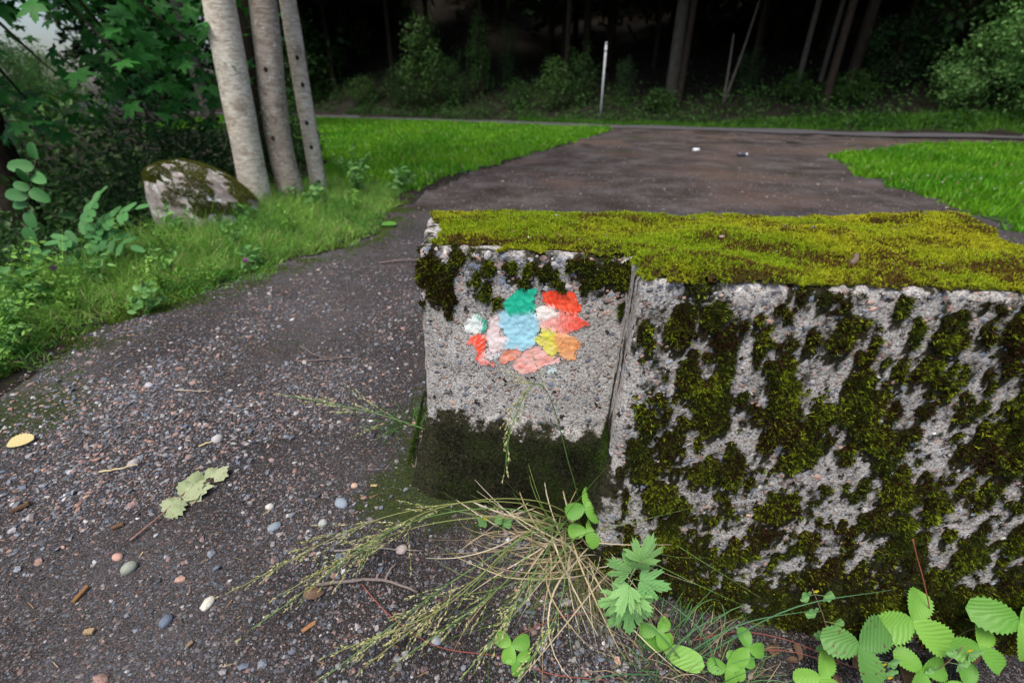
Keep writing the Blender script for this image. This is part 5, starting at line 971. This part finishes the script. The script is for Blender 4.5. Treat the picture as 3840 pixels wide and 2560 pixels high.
# rowan sapling and leafy seedling at the lip of the hollow
rw = thing('rowan_sapling', (-2.52, 2.60, gz1(-2.52, 2.60)), 'rowan sapling with paired leaflets on the lip of the hollow', 'sapling'); rz = gz1(-2.52, 2.6)
stem_ob('stem', rw, [(0, 0, -.1), (.01, 0, .0 - rz * .6), (.03, 0, .12 - rz)], .006, (.16,.12,.09), 'twig')
for tip, n_p in [((.45,-.05,.36), 7), ((.10,-.10,.02), 4), ((.40,-.12,.17), 5), ((.25,-.02,.42), 5), ((-.02,-.15,.16), 3)]:
    b0 = np.array([.03, 0, .12 - rz]); e_ = np.array(tip) + [0, 0, -rz]; q = bez([b0, (b0 + e_) / 2 + [0, 0, .05], e_], 14); V, F = tube(q, np.linspace(.0022, .001, 14), 5, False); lf = ob('leaf_stalk', mesh('leaf_stalk', V, F, M['foliage'], (.14,.24,.08)), rw)
    for i in range(n_p):
        j = int(3 + i * 10 / n_p); ax = Vector(q[min(j + 1, 13)] - q[j - 1]).normalized(); sd_ = ax.cross(Vector((0, -.6, 1))).normalized()
        for sg in (-1, 1): leaf_ob('leaflet', ME['rowan'][i % 2], lf, q[j], sd_ * sg + ax * .55, (0 + rng.normal(0, .1), -.6, 1), .105 * (1 - .25 * i / n_p))
    leaf_ob('leaflet', ME['rowan'][0], lf, q[-1], ax, (0, -.6, 1), .09)
sl = thing('leafy_seedling', (-2.50, 2.25, gz1(-2.50, 2.25)), 'slender seedling with few oval leaves at the far left edge', 'seedling'); q = bez([(0, 0, -.05), (.03, .02, .2), (.12, .03, .42), (.25, .05, .64)], 20); V, F = tube(q, np.linspace(.005, .002, 20), 5); ob('stem', mesh('stem', V, F, M['twig'], (.13,.09,.07)), sl)
for j, d in [(19,(.3,-.2,.9)),(18,(-.6,-.3,.1)),(17,(.6,-.3,-.2)),(16,(.1,-.5,.6)),(15,(.7,-.1,-.5)),(14,(-.8,-.2,.2)),(13,(-.9,-.1,.0)),(12,(.3,-.4,-.8)),(10,(.1,-.3,-.9)),(7,(.8,-.3,-.1)),(5,(.7,-.2,.3)),(15,(-.9,-.2,.5)),(4,(-.6,-.4,-.1))]: leaf_ob('leaf', ME['ovate'][0], sl, q[j], d, (.1, -.8, .5), rng.uniform(.06, .10))

# ---------------------------------------------------------------- the wood
def conifer_meshes():
    tm, _, _ = trunk_mesh('trunk', [(0, 0, -.5), (.02, .02, 5), (.0, .05, 12), (.0, .0, 19)], [.25, .22, .14, .03], M['darkbark'], 12, 30, .05, .4)
    def fn(N, z0=4.8):
        t = rng.random(N) ** .8; z = z0 + t * (19 - z0); rad = (1 - t) * 3.1 + .25; r = rad * np.sqrt(rng.random(N)); a = rng.uniform(0, 6.28, N); return np.stack([r * np.cos(a), r * np.sin(a), z - r * .28], 1)
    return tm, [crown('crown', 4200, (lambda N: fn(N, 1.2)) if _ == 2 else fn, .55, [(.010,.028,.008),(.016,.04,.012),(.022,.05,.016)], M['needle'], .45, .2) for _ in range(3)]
CT, CC = conifer_meshes()
dt_me, _, _ = trunk_mesh('trunk', [(0, 0, -.5), (.05, .02, 3), (.0, .1, 8), (.1, .0, 13)], [.25, .22, .16, .04], M['palebark_far'], 12, 30, .06, .35)
def ftree(x, y, dia, lab, group=None, pale=False, k=0, lean=(0, 0), hs=1.):
    t = thing('conifer', (x, y, gz1(x, y)), lab, 'tree', group); tr = ob('trunk', dt_me if pale else CT, t); tr.scale = (dia / .5, dia / .5, 1); c = ob('crown', CC[k], t); t.rotation_euler = (lean[0], lean[1], rng.uniform(0, 6.28) if lean == (0, 0) else 0); t.scale = (1, 1, hs); return t
FT = [(-9.82,36.03,.75,True,'stout greyish trunk on the bank above the lane, left in the wood'),(-5.01,32.4,.3,True,'slim pale leaning trunk above the bushes'),(2.06,29.3,.26,False,'slim dark trunk, left of a close pair in mid wood'),(2.7,28.4,.24,False,'slim dark trunk, right of a close pair in mid wood'),(6.51,21.23,.5,True,'stout pale trunk right of the metal post'),(11.62,17.99,.36,False,'brown trunk leaning in the dark right part of the wood'),(10.67,19.53,.2,True,'thin pale trunk left of the brown leaning one'),(9.52,21.04,.18,False,'thin dark trunk right of the forked saplings'),(11.54,19.6,.18,True,'thin trunk just behind the brown leaning one'),(13.02,18.07,.16,False,'thin trunk near the bright bush at right'),(-9.9,16.6,.4,True,'pale trunk half hidden behind the maple leaves')]
for i, (x, y, dia, pale, lab) in enumerate(FT): ftree(x, y, dia, lab, 'trees at the edge of the wood', pale, i % 2)
vs_ = thing('forked_sapling', (7.92, 19.28, gz1(7.92, 19.28)), 'two thin pale stems forming a V at the wood edge', 'sapling')
for a in ((-.05, .1, 2.2), (.62, .1, 3.2)):
    V, F = tube(bez([(0, 0, -.1), (a[0] * .5, 0, a[2] * .45), a], 10), np.linspace(.06, .03, 10), 6); ob('stem', mesh('stem', V, F, M['palebark_far']), vs_)
for k in range(8):
    a = rng.uniform(0, 6.28); 
N = 700; V, F, c = leafcloud(ell_cloud(N, (.3, .1, 4.0), (1.0, 1.0, .9), 20), .13, .4, .5, np.array([.03,.08,.02]) * rng.uniform(.6, 1.4, (N, 1))); ob('crown', mesh('crown', V, F, M['foliage'], c), vs_)
def edge_fn(N):
    z = rng.uniform(0, 1, N); a = rng.uniform(0, 6.28, N); r_ = 3.8 * np.sqrt(np.clip(1 - (z * 1.7 - .75) ** 2, .15, 1)) * np.sqrt(rng.random(N)); return np.stack([r_ * np.cos(a), r_ * np.sin(a), 4.6 + z * 10], 1)
EC = crown('crown', 5200, edge_fn, .5, [(.012,.035,.008),(.02,.05,.012)], M['needle'], .5, .4)  # wide crowns added above the view to keep skylight out of the wood
for k in range(12):
    al = -30 + k * 5.2 + rng.normal(0, .6); d = 3.0 + rng.uniform(-.3, 1.2); x = 3.5 + al * .82 + d * .57; y = 18.3 - al * .57 + d * .82
    if y < 5: continue
    t = thing('added_shade_tree', (x, y, gz1(x, y)), 'thin dark tree added in the front rank of the wood, its unseen crown blocking skylight', 'tree', 'added front rank trees shading the wood'); tr = ob('trunk', CT, t); tr.scale = (.5, .5, .7); ob('crown', EC, t); t.rotation_euler[2] = rng.uniform(0, 6)
placed = [(f[0], f[1]) for f in FT]; cnt = 0; rr = np.random.default_rng(5)
while cnt < 125:
    al = rr.uniform(-30, 34); d = rr.uniform(5.5, 46); x = 3.5 + al * .82 + d * .57; y = 18.3 - al * .57 + d * .82
    if y < 6 or min(math.hypot(x - a, y - b2) for a, b2 in placed) < 2.1: continue
    placed.append((x, y)); ftree(x, y, rr.uniform(.2, .5), 'dark conifer lost in the shade deep inside the wood', 'conifers deep in the wood', False, 2 if d > 11 else cnt % 2, hs=rr.uniform(.85, 1.2)); cnt += 1
for i in range(34):      # wood beyond the hollow on the left
    while True:
        x, y = rr.uniform(-42, -9), rr.uniform(12, 46); az = math.degrees(math.atan2(x, y))
        if sd_poly(np.array([x]), np.array([y]), LAWN_L)[0] < -1 and abs(az + 42.0) > (9 if y < 32 else 5) and (y > 17 or x < -13) and d_poly(np.array([x]), np.array([y]), ROAD_N, False)[0] > 3: break
    ftree(x, y, rr.uniform(.2, .4), 'dim conifer standing beyond the hollow at far left', 'trees beyond the hollow', False, 2)
    shrub(x + rr.normal(0, 1.2), y + rr.normal(0, 1.2), rr.uniform(1.4, 2.4), int(rr.integers(0, 2)), 'dim undergrowth bush beyond the hollow at far left', 'undergrowth beyond the hollow')
FB = [(-4.28,25.6,1.15,2.0,2,'tall leafy bush at the wood edge behind the lawn'),(-5.6,26.6,.9,1.1,0,'lower dark bush left of the tall leafy one'),(-2.9,25.2,.9,1.2,0,'dark bush right of the tall leafy one'),(-1.6,25.4,.6,1.75,2,'narrow upright bush at the wood edge'),(1.77,22.2,.75,1.0,2,'rounded dark bush left of the metal post'),(2.9,22.4,.8,1.1,0,'dark bush just behind the metal post'),(.3,23.2,.7,.6,0,'low bush in the undergrowth left of the post'),(-8.2,29.0,1.0,.7,2,'light green low bush on the bank at left')]
FB += [(4.6,21.5,.45,.9,1,'dim sapling between the post and the stout pale trunk'),(8.9,19.9,.5,.8,1,'dim sapling right of the forked saplings'),(-.2,25.8,.5,1.5,1,'slim dim sapling behind the narrow upright bush'),(9.9,18.2,.6,.45,2,'fern like low bush in the right undergrowth'),(11.2,17.0,.7,.5,2,'low bush under the brown leaning trunk'),(5.6,19.9,.6,.4,2,'low leafy clump left of the stout pale trunk')]
for x, y, s, sz, k, lab in FB: shrub(x, y, s, k, lab, 'bushes at the wood edge', sz)
shrub(15.2, 16.6, 2.6, 0, 'tall dark leafy tree-like bush behind the bright bushes', 'dark bushes at right', 3.2); shrub(12.6, 17.6, 1.3, 1, 'dark bush at the wood edge left of the bright bushes', 'dark bushes at right', 1.2)
for x, y, s, sz, lab in [(14.6,14.2,1.7,1.9,'bright leafy bush at the right frame edge'),(13.6,15.3,1.2,1.0,'lower bright bush left of the frame edge one'),(16.2,16.0,2.4,2.6,'tallest bright bush behind at the right edge')]: shrub(x, y, s, 3, lab, 'bright bushes at right', sz)  # their sunlit look is put into the leaf colour
for x, y, s, lab in [(-17,18.6,1.3,'yellow green bush with sunlight put into its leaf colour, in the gap at far left'),(-19.5,21.0,1.5,'second bush with sunlight put into its leaf colour, behind the first in the far left gap')]: shrub(x, y, s, 3, lab, 'bright bushes in the far left gap', 1.3)  # same bright leaf tone painted in place of sun in the gap
# undergrowth along the far side of the lane
N = 60000; i = rng.random(N); q = poly_at(ROAD_F, i); off = rng.exponential(1.5, N) + .15; x = q[:, 0] + off * .57; y = q[:, 1] + off * .82; k = (y > 8) & (fbm(x * .8, y * .8, 6.) + .4 > rng.random(N) * .9); x, y, off = x[k], y[k], off[k]
hgt = np.clip(.15 + .5 * off, .1, .8) * rng.random(len(x)); B = np.stack([x, y, gz(x, y) + hgt], 1); t = rng.random((len(x), 1)); V, F, c = leafcloud(B, rng.uniform(.06, .15, len(x)), .5, .35, (np.array([.02,.07,.010]) * (1 - t) + np.array([.05,.14,.02]) * t))
ob('undergrowth', mesh('undergrowth', V, F, M['foliage'], c), label='low dark herbs and ferns between the lane and the wood', cat='undergrowth', kind='stuff')
N = 22000; i = rng.uniform(.55, 1, N); q = poly_at(ROAD_F, i); off = rng.uniform(.0, 1.5, N) * sst(.5, .8, i); x = q[:, 0] + off * .57; y = q[:, 1] + off * .82
V, F, c = blades(np.stack([x, y, gz(x, y)], 1), unit(rng.normal(0, .4, (N, 3)) + [0, 0, 1.2]), rng.uniform(.08, .2, N), .035, rng.normal(0, .2, (N, 3)), 1, np.array([.075,.21,.016]) * rng.uniform(.6, 1.3, (N, 1))); ob('lane_verge_grass', mesh('lane_verge_grass', V, F, M['grass'], c, smooth=False), label='bright grass strip between the lane and the wood at right', cat='grass', kind='stuff')
# ground cover in the hollow
N = 9000; x = rng.uniform(-8, -2.4, N); y = rng.uniform(1.2, 10, N); k = sd_poly(x, y, HOLLOW) > .1; x, y = x[k], y[k]; V, F, c = leafcloud(np.stack([x, y, gz(x, y) + rng.uniform(.0, .35, len(x))], 1), rng.uniform(.04, .10, len(x)), .5, .5, np.array([.03,.08,.02]) * rng.uniform(.5, 1.5, (len(x), 1)))
ob('hollow_undergrowth', mesh('hollow_undergrowth', V, F, M['foliage'], c), label='dark leafy ground cover filling the hollow at left', cat='undergrowth', kind='stuff')

# metal post and litter
po = thing('metal_post', (3.352, 19.25, gz1(3.352, 19.25)), 'bare grey metal post standing at the wood edge beyond the lane', 'post')
V, F = tube([(0, 0, -.3), (0, 0, 1.3), (0, 0, 2.56)], .036, 14); ob('pole', mesh('pole', V, F, M['metal']), po); V, F = tube([(0, 0, 2.56), (0, 0, 2.60), (0, 0, 2.625)], [.042, .042, .025], 14); ob('cap', mesh('cap', V, F, M['metal']), po)
V, F = tube([(0, 0, 2.34), (0, 0, 2.40)], .045, 14); ob('clamp', mesh('clamp', V, F, M['metal']), po)
m, t_, b_ = newmat('litter_white'); b_.inputs['Base Color'].default_value = (.78,.78,.8,1); M['white'] = m
m, t_, b_ = newmat('litter_dark'); b_.inputs['Base Color'].default_value = (.06,.065,.09,1); b_.inputs['Roughness'].default_value = .3; M['ldark'] = m
def litter(x, y, lab, nm, segs):
    t = thing(nm, (x, y, gz1(x, y) + .006), lab, 'litter', rz=.15)
    for pn_, pts, r, mt_ in segs: V, F = tube(pts, r, 12); ob(pn_, mesh(pn_, V, F, M[mt_]), t)
litter(3.407, 9.094, 'crumpled white drink can lying on the dirt track', 'drink_can', [('body', [(-.06,0,.034),(-.05,0,.034),(.05,.01,.034),(.058,.01,.034)], [.024,.033,.032,.024], 'white'), ('rim', [(.058,.01,.034),(.064,.01,.034)], [.027,.026], 'metal')])
litter(3.958, 8.392, 'dark bottle with a pale cap lying on the dirt track', 'bottle', [('body', [(-.09,0,.034),(-.085,0,.034),(.02,.0,.034),(.05,.0,.034)], [.026,.034,.033,.016], 'ldark'), ('cap', [(.05,0,.034),(.085,0,.034)], [.020,.020], 'white')])

# leaf crumbs on the track and small white flowers in the lawns
N = 900; x = rng.uniform(-1.2, 9, N); y = rng.uniform(2.4, 14, N); k = in_poly(x, y, TRACK) & (fbm(x * .9, y * .9, 44.) > -.1); x, y = x[k], y[k]
c = np.array([[.40,.28,.16],[.16,.10,.06],[.50,.46,.40],[.25,.13,.07],[.10,.16,.05]])[rng.integers(0, 5, len(x))]; V, F, c = leafcloud(np.stack([x, y, gz(x, y) + .012], 1), rng.uniform(.015, .05, len(x)), 2.5, .5, c)
ob('track_litter', mesh('track_litter', V, F, M['foliage'], c), label='dry leaf crumbs scattered over the dirt track', cat='litter', kind='stuff')
mb = MB()
for P in (LAWN_L, LAWN_R):
    x, y = sample_poly(P, 1500, .1); k = fbm(x * .7, y * .7, 12.) > .0; x, y = x[k], y[k]; V, F, c = leafcloud(np.stack([x, y, gz(x, y) + .07], 1), .022, 2.5, .9, np.tile([.75, .75, .70], (len(x), 1))); mb.add(V, F, c)
ob('white_clover_flowers', mb.mesh('white_clover_flowers', M['petal']), label='tiny white flower heads dotted over the lawns', cat='flowers', kind='stuff')
